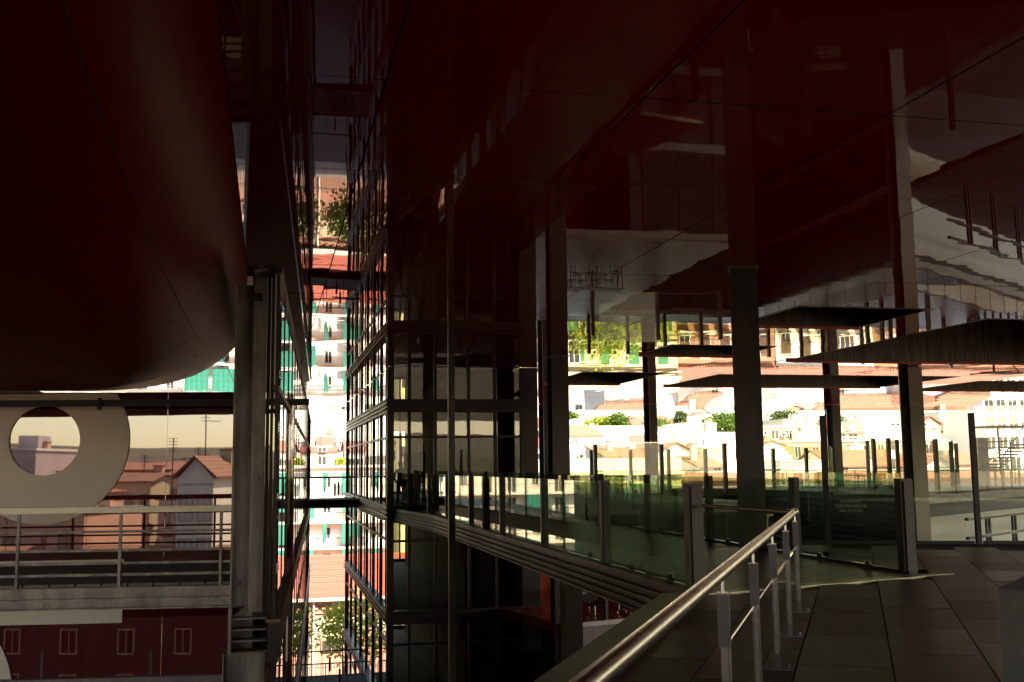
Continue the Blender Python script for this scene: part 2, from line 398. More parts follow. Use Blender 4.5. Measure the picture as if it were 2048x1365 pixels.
for i in range(len(XC) - 1):
    yc = ycuts(XC[i])
    for j in range(len(yc) - 1):
        x0, x1, y0, y1 = XC[i], XC[i+1], yc[j], yc[j+1]
        cx, cyy = (x0+x1)/2, (y0+y1)/2
        if any(a < cx < b and c < cyy < d for a, b, c, d in COFFERS): continue
        cells.append((x0, x1, y0, y1))
        slab.quad((x0, y0, H+.045), (x0, y1, H+.045), (x1, y1, H+.045), (x1, y0, H+.045))
slab.quad((XC[0], YC[0], H+2.9), (XC[-1], YC[0], H+2.9), (XC[-1], YC[-1], H+2.9), (XC[0], YC[-1], H+2.9))
for a, b in (((XC[0], YC[0]), (XC[-1], YC[0])), ((XC[-1], YC[0]), (XC[-1], YC[-1])), ((XC[-1], YC[-1]), (XC[0], YC[-1])), ((XC[0], YC[-1]), (XC[0], YC[0]))):
    slab.quad((*a, H+.045), (*b, H+.045), (*b, H+2.9), (*a, H+2.9))
ceil = struct('ceiling', slab, M['joint'])
# the panels that show largest are the ones in front of the camera
def share(c):
    x, y = (c[0]+c[1])/2, (c[2]+c[3])/2
    cc = CAMR.transposed() @ (Vector((x, y, H)) - EYE)
    if cc.z > -1: return 1e6
    u, v = cc.x / -cc.z, cc.y / -cc.z
    return (0 if abs(u) < 0.56 and abs(v) < 0.40 else 500) + (x*x + y*y) ** 0.5
cells.sort(key=share)
pm = {}; rest = MB(); rnd = random.Random(3)
for k, (x0, x1, y0, y1) in enumerate(cells):
    g = 0.011
    rx, ry = rnd.uniform(-.0017, .0017), rnd.uniform(-.0017, .0017)
    if k < 300:
        key = (round(x1-x0, 3), round(y1-y0, 3))
        if key not in pm:
            w, d = key; me_ = MB().box(-w/2+g, w/2-g, -d/2+g, d/2-g, 0, .025).mesh('ceiling_panel', M['ceil'])
            me_.materials.append(M['joint'])
            for pl_ in me_.polygons: pl_.material_index = 0 if pl_.normal.z < -.5 else 1
            pm[key] = me_
        put('ceiling_panel', pm[key], ((x0+x1)/2, (y0+y1)/2, H), ceil, (rx, ry, 0))
    else:
        rest.box(x0+g, x1-g, y0+g, y1-g, H + rnd.uniform(-.002, .002), H+.025)
o = rest.build('ceiling_panels_beyond', M['ceil'], ceil); o['kind'] = 'stuff'
for (x0, x1, y0, y1) in COFFERS:
    t = 0.04; D_ = 2.6
    mb = MB().box(x0+.005, x1-.005, y1-t, y1-.005, H-.01, H+D_).box(x0+.005, x1-.005, y0+.005, y0+t, H-.01, H+D_)
    mb.box(x0+.005, x0+t, y0+t, y1-t, H-.01, H+D_).box(x1-t, x1-.005, y0+t, y1-t, H-.01, H+D_).box(x0+t, x1-t, y0+t, y1-t, H+D_-.05, H+D_)  # last box is a lid added to keep sun and sky light out
    for zz in (H+.95, H+1.85): mb.box(x0+t, x1-t, y1-t-.012, y1-t+.002, zz, zz+.02)
    co = mb.build('ceiling_coffer', M['coffer'], ceil)
    MB().box(x0, x1, y1-.05, y1-.004, H-.085, H-.012).build('coffer_edge', M['redtrim'], co)

# ---- near terrace (turned 31 degrees)
dv = Vector((0.515, 0.857)); nv = Vector((0.857, -0.515))
def tp(u, v):                      # u along the rail, v across
    p = dv * u + nv * v; return (p.x, p.y)
O0 = Vector((4.68, 12.19))
u_edge0 = -2.0
vL = -2.30                         # outer edge of the coping
# terrace outline: clipped by coping edge, bridge head and the glass wall
ter = [tp(-4, -2.2), (4.95, 12.35), (9.2, 13.35), (9.2, 19.9), (15.2, 17.55), (21.5, 15.0), (22, 4), (14, -8), (2, -9.0)]
terrace = struct('terrace', MB().prism(ter, -0.9, -0.03), M['joint'])
def inpoly(p, poly):
    c = False; n = len(poly)
    for i in range(n):
        a, b = poly[i], poly[(i+1) % n]
        if (a[1] > p[1]) != (b[1] > p[1]) and p[0] < (b[0]-a[0])*(p[1]-a[1])/(b[1]-a[1]) + a[0]: c = not c
    return c
def clip(poly, a, b):              # keep left side of a->b
    out = []; n = len(poly)
    sd = lambda p: (b[0]-a[0])*(p[1]-a[1]) - (b[1]-a[1])*(p[0]-a[0])
    for i in range(n):
        p, q = poly[i], poly[(i+1) % n]; sp, sq = sd(p), sd(q)
        if sp >= 0: out.append(p)
        if (sp >= 0) != (sq >= 0):
            t = sp / (sp - sq); out.append((p[0]+(q[0]-p[0])*t, p[1]+(q[1]-p[1])*t))
    return out
sub = [tp(-4, -1.7), (5.3, 11.9), (9.3, 12.9), (9.3, 19.4), (15.2, 17.1), (21.2, 14.6), (21.6, 4), (14, -7.6), (2.4, -8.6)]
MB().prism(sub, -16.9, -.91).build('lower_storeys', M['black'], terrace)
TW, TL = 0.72, 1.46
edges_keep = [((15.2+6, 17.55-2.4), (9.2, 19.95)), ]
for vi in range(-4, 22):
    for ui in range(-2, 14):
        off = 0.5*TL*(vi % 2) + 0.1
        v0 = -0.52 + vi*TW; u0 = ui*TL + off
        q = [tp(u0, v0), tp(u0, v0+TW), tp(u0+TL, v0+TW), tp(u0+TL, v0)]
        c = ((q[0][0]+q[2][0])/2, (q[0][1]+q[2][1])/2)
        g = 0.0065
        q = [tp(u0+g, v0+g), tp(u0+g, v0+TW-g), tp(u0+TL-g, v0+TW-g), tp(u0+TL-g, v0+g)]
        # clip against: bridge head line, bridge right side, glass wall, coping
        if c[0] < 9.2: q = clip(q[::-1], (9.4, 13.28), (4.9, 12.08))[::-1] if True else q
        else:
            q = clip(q[::-1], (21.5, 15.02), (9.2, 19.85))[::-1]
        if len(q) < 3: continue
        if c[0] < 9.2 and max(p[0] for p in q) > 9.2 and c[1] > 13.2: continue
        q2 = clip(q[::-1], tp(-10, -2.02+.25), tp(40, -2.02+.25))[::-1]
        if False: q = q2
        if len(q) < 3: continue
        cc = CAMR.transposed() @ (Vector((c[0], c[1], 0)) - EYE)
        if cc.z > -1 or abs(cc.x / -cc.z) > 0.62 or cc.y/-cc.z < -0.45: continue
        if not inpoly(c, ter): continue
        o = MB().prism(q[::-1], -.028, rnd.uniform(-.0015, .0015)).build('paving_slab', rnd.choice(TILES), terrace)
        if rnd.random() < .45 and c[0] > 3:
            a = tp(u0, v0 + .02); b = tp(u0, v0 + TW*rnd.uniform(.5, .97))
            if a[1] < 12.0 or a[0] > 9.3:
                MB().seg(a, b, .011, -.02, .003).build('glint_strip', M['glint'], terrace)  # strip painted as the highlight on this cross joint
# coping along the edge
cop = thing('coping', 'wide olive metal coping along the near terrace edge', 'coping', (3.4, 9.8, 0))
A, B_ = Vector((4.60, 12.10)), Vector((4.60, 12.10)) - dv*9
for k in range(3):
    a = A - dv * (k*3.0 + .004); b = A - dv*((k+1)*3.0 - .004)
    n_ = nv * 0.47
    poly = [(a.x, a.y), (b.x, b.y), (b.x+n_.x, b.y+n_.y), (a.x+n_.x, a.y+n_.y)]
    if k == 0: poly = [(a.x, a.y), (b.x, b.y), (b.x+n_.x, b.y+n_.y), (4.92, 11.72), (4.98, 12.13)]
    MB().prism(poly, -0.25, 0.05).build('coping_sheet', M['coping'], cop, 0.006)
MB().prism([(p.x, p.y) for p in (A + nv*.03, A - dv*9 + nv*.03, A - dv*9 + nv*.3, A + nv*.3)], -4.0, -0.26).build('edge_wall', M['concd'], cop)

# ---- bridge deck, fascia and glass balustrades
BX0, BX1 = 5.3, 8.98
bridge = thing('footbridge', 'dark perforated deck footbridge running from the near terrace to the glass box', 'footbridge', (7.1, 26, 0))
yy = 12.6
while yy < 39.5:
    y2 = min(yy + 1.9, 39.8)
    if yy < 12.7: poly = [(BX0+.16, 12.50), (BX1-.12, 13.42), (BX1-.12, 14.5), (BX0+.16, 14.5)]; y2 = 14.5
    else: poly = [(BX0+.16, yy+.006), (BX1-.12, yy+.006), (BX1-.12, y2-.006), (BX0+.16, y2-.006)]
    MB().prism(poly, -.05, -.002).build('deck_plate', M['grate'], bridge)
    yy = y2
MB().prism([(BX0+.2, 12.6), (BX1-.1, 13.5), (BX1-.1, 39.7), (BX0+.2, 39.7)], -.5, -.06).build('underside', M['black'], bridge)
th = MB().prism([(4.98, 12.14), (9.45, 13.30), (9.0, 13.44), (BX0+.1, 12.47)], -.03, .006)
th.build('threshold_plate', M['gold'], bridge)
MB().box(BX0+.06, BX0+.15, 12.5, 39.6, -.06, .03).box(BX1-.11, BX1-.03, 13.5, 39.6, -.06, .03).build('edge_channel', M['black'], bridge)
fasc = MB()
fp = [(BX0-.02, 12.45), (BX0-.02, 34.0), (4.42, 42.0), (4.34, 62.0)]
for a, b in zip(fp[:-1], fp[1:]):
    for z0, z1, w in ((-.06, .02, .30), (-.13, -.06, .16), (-.155, -.13, .34), (-.24, -.155, .18), (-.265, -.24, .36), (-.35, -.265, .18), (-.375, -.35, .34), (-.46, -.375, .16), (-.49, -.46, .30)):
        fasc.seg(a, b, w, z0, z1)
fasc.build('ribbed_fascia', M['bronze'], bridge)
def balustrade(name, label, x, ys_, side):
    t = thing(name, label, 'balustrade', (x, ys_[0], 0))
    pmesh = MB().box(-.075, .075, -.055, .055, -.12, 1.33).box(-.05, .05, -.075, .075, -.12, 1.31).mesh('post', M['bronze'])
    km = MB().lathe((0, 0, 0), [(.055, 0), (.06, .03), (.045, .05), (.04, .085), (.03, .1)], 10).mesh('clamp', M['steel'])
    for i, y in enumerate(ys_):
        if i == 0: MB().box(x-.10, x+.10, y-.08, y+.08, -.12, 1.34).box(x-.07, x+.07, y-.12, y+.12, -.12, 1.30).build('post', M['bronze'], t)
        else: put('post', pmesh, (x, y, 0), t)
    for a, b in zip(ys_[:-1], ys_[1:]):
        MB().box(x-.009, x+.009, a+.09, b-.09, .03, 1.30).build('pane', M['ggreen'], t)
        MB().box(x-.011, x+.011, a+.09, b-.09, 1.302, 1.312).build('pane_edge', M['gscreen'], t)
        for q in (.28, .72): put('clamp', km, (x + .07*side, a + (b-a)*q, 0.0), t)
    return t
balustrade('glass_balustrade', 'green glass balustrade on the left edge of the footbridge over the void', BX0, [12.72, 16.4, 20.25, 24.1, 28.0, 31.9, 35.7, 39.4], 1)
balustrade('glass_balustrade', 'green glass balustrade on the right edge of the footbridge', BX1, [13.7, 17.0, 20.7, 24.4, 28.1, 31.9, 35.7, 39.4], -1)

# ---- steel handrail beside the coping
hr = thing('handrail', 'brushed steel tube handrail on slim posts beside the near coping', 'handrail', (4.6, 9, 0))
c0 = Vector((5.54, 10.49)); c1 = Vector((BX0+.02, 12.6))
pts = [(c0.x - dv.x*s, c0.y - dv.y*s, 1.06) for s in (9.4, 6, 3, 0.05)]
MB().tube(pts, .034, 14).build('top_rail', M['steel'], hr)
MB().tube([(c0.x, c0.y, 1.06), (c1.x+.02, c1.y-.1, 1.06)], .026, 10).build('return_rail', M['steel'], hr)
MB().lathe((c0.x, c0.y, 1.022), [(.03, -.0), (.04, .02), (.04, .055), (.03, .076)], 12).build('rail_elbow', M['steel'], hr)
pp = []
for k in range(5):
    p = c0 - dv*(0.02 + 1.62*k); pp.append(p)
    po = MB().seg(p - dv*.012, p + dv*.012, .036, .04, .80).seg(p + nv*.026 - dv*.011, p + nv*.026 + dv*.011, .010, .14, .80).build('post', M['steel'], hr)
    MB().seg(p - dv*.016, p + dv*.016, .058, .70, .955).build('post_head', M['steelgrey'], po)
    MB().seg(p - dv*.024, p + dv*.024, .062, .955, .963).tube([(p.x, p.y, .96), (p.x, p.y, 1.03)], .009, 6).build('bracket', M['steel'], po)
    MB().seg(p - dv*.03, p + dv*.03, .05, .02, .12, .02, .12).build('foot', M['steelgrey'], po)
    bp = MB().seg(p - dv*.06, p + dv*.06, .24, .0045, .018)
    for s in (-.09, .09):
        q = p + nv*s; bp.lathe((q.x, q.y, .018), [(.014, 0), (.014, .02), (.008, .028)], 6)
    bp.build('base_plate', M['steelgrey'], po)
for a, b in zip(pp[:-1], pp[1:]):
    MB().tube([(a.x, a.y, .70), (b.x, b.y, .70)], .006, 6).build('wire', M['steel'], hr)
    MB().seg(a - dv*.1, b + dv*.1, .012, .06, .68).build('glass_panel', M['gclear'], hr)

# ---- tall glass wind screen at the back of the near terrace
G0, G1 = Vector((9.35, 19.83)), Vector((21.0, 15.24)); gd = (G1 - G0).normalized()
scr = thing('glass_screen', 'tall frameless glass screen closing the back of the near terrace', 'glass screen', (12, 18.8, 0))
gp = [0.0, 1.62, 4.47, 7.4, 10.3]
for i, s in enumerate(gp):
    p = G0 + gd*s
    if i: MB().seg(p - gd*.045, p + gd*.045, .16, -.1, 2.52).seg(p - gd*.06, p + gd*.06, .05, -.1, 2.52).build('post', M['bronze'], scr)
    if i + 1 < len(gp):
        a, b = G0 + gd*(s + (.08 if i else 0)), G0 + gd*(gp[i+1] - .08)
        MB().seg(a, b, .018, .03, 2.66).build('pane', M['gscreen'], scr)
        MB().seg(a, b, .06, -.03, .03).build('base_channel', M['black'], scr)
# warning lettering on the pane
lines = [('ROGAMOS PRESTE LA MÁXIMA', 1.02, .40), ('ATENCIÓN EN ESTE ESPACIO', .93, .38), ('FOR YOUR SAFETY', .775, .24), ('PLEASE MIND THE GLASS', .685, .34), ('WALL IN THIS AREA', .595, .26)]
for k, (txt, z, wdt) in enumerate(lines):
    cu = bpy.data.curves.new('warning_lettering', 'FONT'); cu.body = txt; cu.size = .085; cu.align_x = 'CENTER'; cu.extrude = .0008
    to = bpy.data.objects.new('tmp_text', cu); col.objects.link(to)
    dg = bpy.context.evaluated_depsgraph_get(); me = bpy.data.meshes.new_from_object(to.evaluated_get(dg))
    bpy.data.objects.remove(to)
    wx = max(v.co.x for v in me.vertices) - min(v.co.x for v in me.vertices); s = (wdt*1.75) / wx
    for v in me.vertices: v.co.x *= s
    me.materials.clear(); me.materials.append(M['text'])
    p = G0 + gd*2.1 + Vector((-gd.y, gd.x)) * -.013
    put('warning_lettering', me, (p.x, p.y, z), scr, (pi/2, 0, atan2(gd.y, gd.x)))

# ---- grey block at the right edge
bk = thing('concrete_block', 'low grey concrete block at the right edge of the terrace', 'block', (4.3, 4.7, 0))
pb = onz(1994, 1176, .85)
pB, pC = onz(2075, 1137, .85), onz(2090, 1186, .85); w_ = pB - pb
MB().prism([(pb.x, pb.y), (pC.x, pC.y), (pC.x+w_.x, pC.y+w_.y), (pB.x, pB.y)], 0.004, .85).build('block_body', M['concrete'], bk, .012)

# ---- canopy columns
def col_h(name, label, px, w, rotz=0.0, z0=-16.9, mat='colm', d=None):
    t = thing(name, label, 'column', (px[0], px[1], z0), 'canopy columns')
    d = d or w
    mb = MB().box(-w/2, w/2, -d/2, -d/2+.06, z0, H-.03).box(-w/2, w/2, d/2-.06, d/2, z0, H-.03).box(-.05, .05, -d/2+.06, d/2-.06, z0, H-.03)
    me = mb.mesh('shaft', M[mat]); put('shaft', me, (px[0], px[1], 0), t, (0, 0, rotz))
    put('cap_plate', MB().box(-w/2-.03, w/2+.03, -d/2-.03, d/2+.03, H-.03, H-.008).mesh('cap_plate', M['galv']), (px[0], px[1], 0), t, (0, 0, rotz))
    return t
def colp(a, b, z=H): return ((aty(a[0], a[1], 1) if False else onz(*a, z)) + onz(*b, z)) / 2
c = colp((1452, 528), (1505, 560)); col_h('canopy_column', 'thick brown steel column between the footbridge and the tall glass screen', (c.x-.1, c.y-.35), .52, radians(-24), d=.55)
c = colp((1797, 735), (1828, 733)); col_h('canopy_column', 'steel column with a pale lit-side flange by the terrace corner on the right', (c.x+.2, c.y+.2), .62, radians(60), d=.75)
fx = Vector((c.x+.2, c.y+.2)) + Vector((.83, -.55))*.26 + Vector((-.55, -.83))*.36
MB().seg(fx - Vector((.94, -.342))*.27, fx + Vector((.94, -.342))*.27, .05, -16.9, H-.031).build('pale_flange', M['colw'], [o for o in col.objects if o.get('label', '').startswith('steel column with a pale')][0])  # pale plate paints the lit face, the dark shaft stands for the shaded side
c = colp((1102, 712), (1137, 712)); col_h('canopy_column', 'dark column just right of the glass box, tallest behind the footbridge', (c.x, c.y+.3), .62, radians(0))
c = colp((1077, 810), (1094, 810)); col_h('canopy_column', 'distant slim column left of the dark column beside the glass box', (c.x-.1, c.y-.9), .6, radians(20))
c = colp((1287, 812), (1308, 812)); col_h('canopy_column', 'distant column near the long table on the far terrace', (c.x-.5, c.y-1.6), .62, radians(20))
c = colp((1650, 815), (1672, 815)); col_h('canopy_column', 'distant column in front of the orange brick block', (c.x-1.6, c.y-3), .75, radians(20))
t = thing('canopy_column', 'slender pale brown column in front of the glass box corner', 'column', (4.81, 28.36, -16.9), 'canopy columns')
MB().box(4.73, 4.90, 28.27, 28.45, -16.9, H-.01).build('shaft', M['colm'], t)
t = thing('canopy_column', 'wide black column below the footbridge left of the red floored room', 'column', (9.2, 31.5, -16.9), 'canopy columns')
MB().box(8.72, 9.25, 31.0, 31.6, -16.9, -.55).build('shaft', M['bronze'], t)

# ================================================================== GLASS BOX
bx0, bx1, by0, by1 = 4.4, 9.6, 39.9, 62.0
gb = thing('glass_box', 'dark framed glass box of several floors at the end of the footbridge', 'building', (7, 50, -16.9))
levels = [-15.3, -11.5, -7.7, -3.9, 0.0, 4.0]
for z in levels:
    MB().box(bx0+.06, bx1, by0+.06, by1-.06, z-.30, z-.02).build('floor_slab', M['concd'] if z < 3 else M['black'], gb)
    f = MB()
    for dz0, dz1, p in ((-.36, -.24, .10), (-.24, -.20, .18), (-.20, -.08, .10), (-.08, -.04, .18), (-.04, .10, .10), (.10, .14, .16)):
        f.box(bx0-p, bx1+p, by0-p, by0+.04, z+dz0, z+dz1).box(bx0-p, bx0+.04, by0+.04, by1+p, z+dz0, z+dz1)
        f.box(bx0-p, bx1+p, by1-.04, by1+p, z+dz0, z+dz1)
    f.build('floor_fascia', M['bronze'], gb)
yl = [by0 + k*(by1-by0)/7 for k in range(8)]
xl = [bx0, 5.15, 6.15, 7.45, 8.5, bx1]
zl = levels + [H]
mm = {}
for k, y in enumerate(yl[1:-1]):
    MB().box(bx0-.05, bx0+.09, y-.07, y+.07, -16.9, H-.02).build('mullion', M['bronze'], gb)
    MB().box(bx0-.02, bx0+.05, y-1.85, y-1.80, -3.9, H-.02).build('mullion', M['black'], gb)
for x, y, w in ((bx0, by0, .26), (bx0, by1, .16), (bx1, by0, .7), (bx1, by1, .2)):
    MB().box(x-.10, x-.10+w, y-.09 if y == by0 else y-.1, y+.14, -16.9, H-.015).build('corner_post', M['bronze'], gb)
for x in xl[1:-1]:
    MB().box(x-.06, x+.06, by0-.05, by0+.08, -16.9, H-.02).build('mullion', M['bronze'], gb)
    MB().box(x-.05, x+.05, by1-.08, by1+.05, -16.9, H-.02).build('mullion', M['bronze'], gb)
for i, z in enumerate(levels):
    if z < 3.9:
        zt = z + 2.65
        MB().box(bx0-.03, bx0+.07, by0+.15, by1-.1, zt, zt+.09).build('transom', M['colm'], gb)
        MB().box(bx0+.16, bx1-.1, by0-.03, by0+.07, zt, zt+.09).build('transom', M['bronze'], gb)
    z1 = (levels+[H])[i+1] - (.37 if i < len(levels)-1 else .02); z0 = z + .15
    for a, b in zip(yl[:-1], yl[1:]):
        MB().box(bx0+.012, bx0+.026, a+.07, b-.07, z0, z1).build('pane', M['gclear'], gb)
    for a, b in zip(xl[:-1], xl[1:]):
        MB().box(a+.07, b-.07, by0+.012, by0+.026, z0, z1).build('pane', M['gdark'], gb)
        MB().box(a+.07, b-.07, by1-.026, by1-.012, z0, z1).build('pane', M['gclear'], gb)
MB().box(7.5, bx1-.12, by0+1.2, by1-2, -16.9, H-.02).build('core_wall', M['joint'], gb)
MB().box(bx1-.05, bx1-.02, by0+.2, by1-.2, -16.9, H-.02).build('side_wall', M['black'], gb)
MB().tube([(5.0, by0+.5, .02), (4.85, by0+.6, 3.7)], .05, 8).build('inner_strut', M['black'], gb)
for k, (x, y) in enumerate(((5.6, 45), (6.3, 51), (5.3, 55))):
    MB().box(x, x+.9, y, y+.06, -.0, 2.2).build('display_board', M['black'], gb)

# person inside
ps = thing('person', 'person in dark clothes standing behind the glass of the box, seen as a silhouette', 'person', (5.05, 41.2, 0))
def skin_body(name, joints, bones, rad, mat, parent, loc):
    me = bpy.data.meshes.new(name); me.from_pydata(joints, bones, []); me.update()
    o = bpy.data.objects.new(name, me); col.objects.link(o)
    m = o.modifiers.new('skin', 'SKIN'); s = o.modifiers.new('sub', 'SUBSURF'); s.levels = 1; s.render_levels = 1
    for i, r in enumerate(rad):
        me.skin_vertices[0].data[i].radius = (r if isinstance(r, tuple) else (r, r))
    me.skin_vertices[0].data[0].use_root = True
    dg = bpy.context.evaluated_depsgraph_get(); m2 = bpy.data.meshes.new_from_object(o.evaluated_get(dg))
    bpy.data.objects.remove(o); m2.materials.clear(); m2.materials.append(mat)
    for p in m2.polygons: p.use_smooth = True
    return put(name, m2, loc, parent)
J = [(0,0,.95),(0,0,1.15),(0,.01,1.38),(0,0,1.50),(0,-.01,1.58),(0,-.015,1.68),(0,-.01,1.76),
     (-.10,0,.90),(-.11,-.01,.5),(-.12,.02,.08),(-.12,-.14,.04),(.10,0,.90),(.11,-.01,.5),(.13,.02,.08),(.14,-.14,.04),
     (-.19,0,1.42),(-.25,.02,1.14),(-.20,-.16,.98),(-.16,-.22,.96),(.19,0,1.42),(.25,.02,1.14),(.20,-.16,.98),(.16,-.22,.96)]
Bn = [(0,1),(1,2),(2,3),(3,4),(4,5),(5,6),(0,7),(7,8),(8,9),(9,10),(0,11),(11,12),(12,13),(13,14),(2,15),(15,16),(16,17),(17,18),(2,19),(19,20),(20,21),(21,22)]
Rd = [(.15,.11),(.14,.10),(.15,.10),.06,.085,.095,.06,.09,.06,.045,.035,.09,.06,.045,.035,.065,.045,.035,.03,.065,.045,.035,.03]
body = skin_body('body', J, Bn, Rd, M['cloth'], ps, (4.98, 41.2, 0))
MB().lathe((4.98, 41.2, 1.70), [(.09, -.05), (.105, .02), (.085, .08), (.03, .11)], 12).build('hair', M['hairskin'], ps)

# ================================================================== ALLEY
# cross footbridges
def cross(name, label, y0, y1, z, xa, xb, weights):
    t = thing(name, label, 'footbridge', ((xa+xb)/2, y0, z))
    n = 3
    for k in range(n):
        a, b = xa + (xb-xa)*k/n, xa + (xb-xa)*(k+1)/n
        MB().box(a+.004, b-.004, y0, y1, z-.06, z).build('deck_slab', M['concd'], t)
    MB().box(xa, xb, y0-.06, y0-.004, z-.36, z+.03).box(xa, xb, y1+.004, y1+.06, z-.36, z+.03).box(xa, xb, y0, y1, z-.2, z-.065).build('edge_beam', M['black'], t)
    for y in (y0-.03, y1+.03):
        MB().tube([(xa, y, z+1.08), (xb, y, z+1.08)], .03, 8).build('rail', M['black'], t)
        for k in range(4):
            x = xa + (xb-xa)*(k+.0)/3
            MB().tube([(x, y, z), (x, y, z+1.08)], .016, 6).build('rail_post', M['black'], t)
    for x, y in weights:
        o = MB().lathe((x, y, z+.20), [(.05, 0), (.05, .62)], 10).build('damper', M['black'], t)
        MB().tube([(x, y, z), (x, y, z+1.08)], .012, 6).build('damper_rod', M['black'], o)
    return t
cross('cross_bridge', 'upper dark footbridge crossing the alley at terrace level', 51.5, 54.5, 0.0, 1.75, 4.22, [(3.05, 51.45), (3.42, 54.55)])
cross('cross_bridge', 'lower dark footbridge crossing the alley two floors down', 46.0, 49.0, -7.7, 1.5, 4.22, [(3.0, 46.0), (2.75, 49.0)])

# left glazed facade along the alley
def LX(y): return 0.16 + 0.0455*(y - 13.6)
lf = thing('glazed_facade', 'long glazed facade with deep dark fins on the left of the alley', 'facade', (1, 36, -16.9))
fy = [13.9 + 2.25*k for k in range(22)]
ZT = 4.1
for y in fy:
    x = LX(y)
    MB().box(x-.125, x-.08, y-.07, y+.07, -16.9, ZT).build('fin', M['bronze'], lf)
for a, b in zip(fy[:-1], fy[1:]):
    for z0, z1 in ((-16.0, -8.4), (-7.6, -4.6), (-3.8, -.85), (-.30, 2.56), (2.66, ZT-.1)):
        MB().seg((LX(a)-.10, a+.07), (LX(b)-.10, b-.07), .014, z0, z1).build('pane', M['gclear'], lf)
e0, e1 = (LX(13.7)-.10, 13.7), (LX(61.3)-.10, 61.3)
for z0, z1, w, m_ in ((ZT, ZT+.10, .10, 'bronze'), (2.57, 2.65, .07, 'colm'), (-.82, -.32, .12, 'bronze'), (-.32, -.28, .18, 'rust'), (-4.55, -3.85, .14, 'bronze'), (-8.3, -7.7, .14, 'bronze'), (-1.9, -1.8, .07, 'bronze')):
    MB().seg(e0, e1, w, z0, z1).build('transom', M[m_], lf)
for zr0, zr1, nm_ in ((ZT+.11, ZT+.26, 'roof_slab'), (-.80, -.34, 'floor_slab'), (-4.5, -3.9, 'floor_slab'), (-8.25, -7.75, 'floor_slab')):
    MB().prism([(-.34, 14.6), (LX(14.6)-.17, 14.6), (LX(61)-.17, 61), (-1.75, 61)], zr0, zr1).build(nm_, M['black'], lf)
# building behind that facade: rear solid wall and floors
MB().box(-7.5, -7.2, 23, 61, -16.9, ZT).build('rear_wall', M['concd'], lf)

# big galvanised column at the near end of that facade
gc = thing('steel_column', 'tall stained galvanised steel column at the near end of the alley facade', 'column', (-.35, 14.2, -16.9))
def px3(x, y, Y): return aty(x, y, Y)
YQ = 14.3
a0 = px3(480, 570, YQ); a1 = px3(512, 570, YQ); zl0 = px3(480, 1212, YQ).z; ztop = a0.z
xa, xb = a0.x, a1.x
MB().box(xa-.05, xa-.028, YQ-.10, YQ+.22, zl0, ztop).build('flange', M['galv'], gc)
MB().box(xa-.028, xb+.02, YQ+.02, YQ+.06, zl0, ztop).build('web', M['galv'], gc)
b1 = px3(551, 545, YQ)
MB().box(xb-.02, b1.x-.10, YQ-.12, YQ+.015, px3(520, 1222, YQ).z, px3(520, 540, YQ).z).build('box_section', M['galv'], gc, .006)
MB().box(b1.x-.095, b1.x-.05, YQ-.05, YQ+.2, px3(520, 1222, YQ).z, px3(520, 540, YQ).z-.02).box(b1.x-.04, b1.x, YQ-.02, YQ+.2, px3(520, 1240, YQ).z, px3(520, 545, YQ).z).build('rail_section', M['bronze'], gc)
MB().box(xb-.035, xb-.02, YQ-.15, YQ+.0, px3(520, 606, YQ).z, px3(520, 528, YQ).z).box(xb-.02, xb+.09, YQ-.135, YQ-.125, px3(520, 606, YQ).z, px3(520, 590, YQ).z).build('top_plate', M['black'], gc)
MB().lathe((xb+.06, YQ-.04, px3(520, 541, YQ).z), [(.05, 0), (.06, .02), (.04, .035), (.02, .05)], 10).build('top_bolt', M['gold'], gc)
MB().box(xa+.04, xa+.10, YQ+.012, YQ+.019, px3(488, 1172, YQ).z, px3(488, 1162, YQ).z).build('name_plate', M['steelgrey'], gc)
zb0, zb1 = px3(500, 1302, YQ).z, px3(500, 1236, YQ).z
nb = MB().box(xa-.06, xa-.02, YQ-.2, YQ+.25, zb0, zl0-.004).box(xa-.018, xa+.24, YQ+.08, YQ+.12, zb0, zb1)
nb.build('bracket_web', M['galv'], gc)
for k in range(4):
    z = zb0 + (zb1 - zb0) * k/3
    MB().box(xa-.018, xa+.50 - (.08 if 0 < k < 3 else 0), YQ-.16, YQ+.078, z, z+.02).build('bracket_plate', M['galv'] if k else M['rust'], gc)
gs = MB(); gs._add([(xa-.018, YQ+.0, zb1+.022), (xa+.24, YQ+.0, zb1+.022), (xa+.24, YQ+.0, zl0-.004), (xa+.14, YQ+.0, zl0-.004), (xa-.018, YQ+.018, zb1+.022), (xa+.24, YQ+.018, zb1+.022), (xa+.24, YQ+.018, zl0-.004), (xa+.14, YQ+.018, zl0-.004)],
        [(0,1,2,3),(7,6,5,4),(0,4,5,1),(1,5,6,2),(2,6,7,3),(3,7,4,0)])
gs.build('gusset', M['galv'], gc)
MB().box(xa-.10, xa+.40, YQ-.05, YQ+.22, -16.9, zb0-.004).box(xa-.12, xa-.105, YQ-.12, YQ+.28, -16.9, zb0-.004).build('lower_shaft', M['galv'], gc)

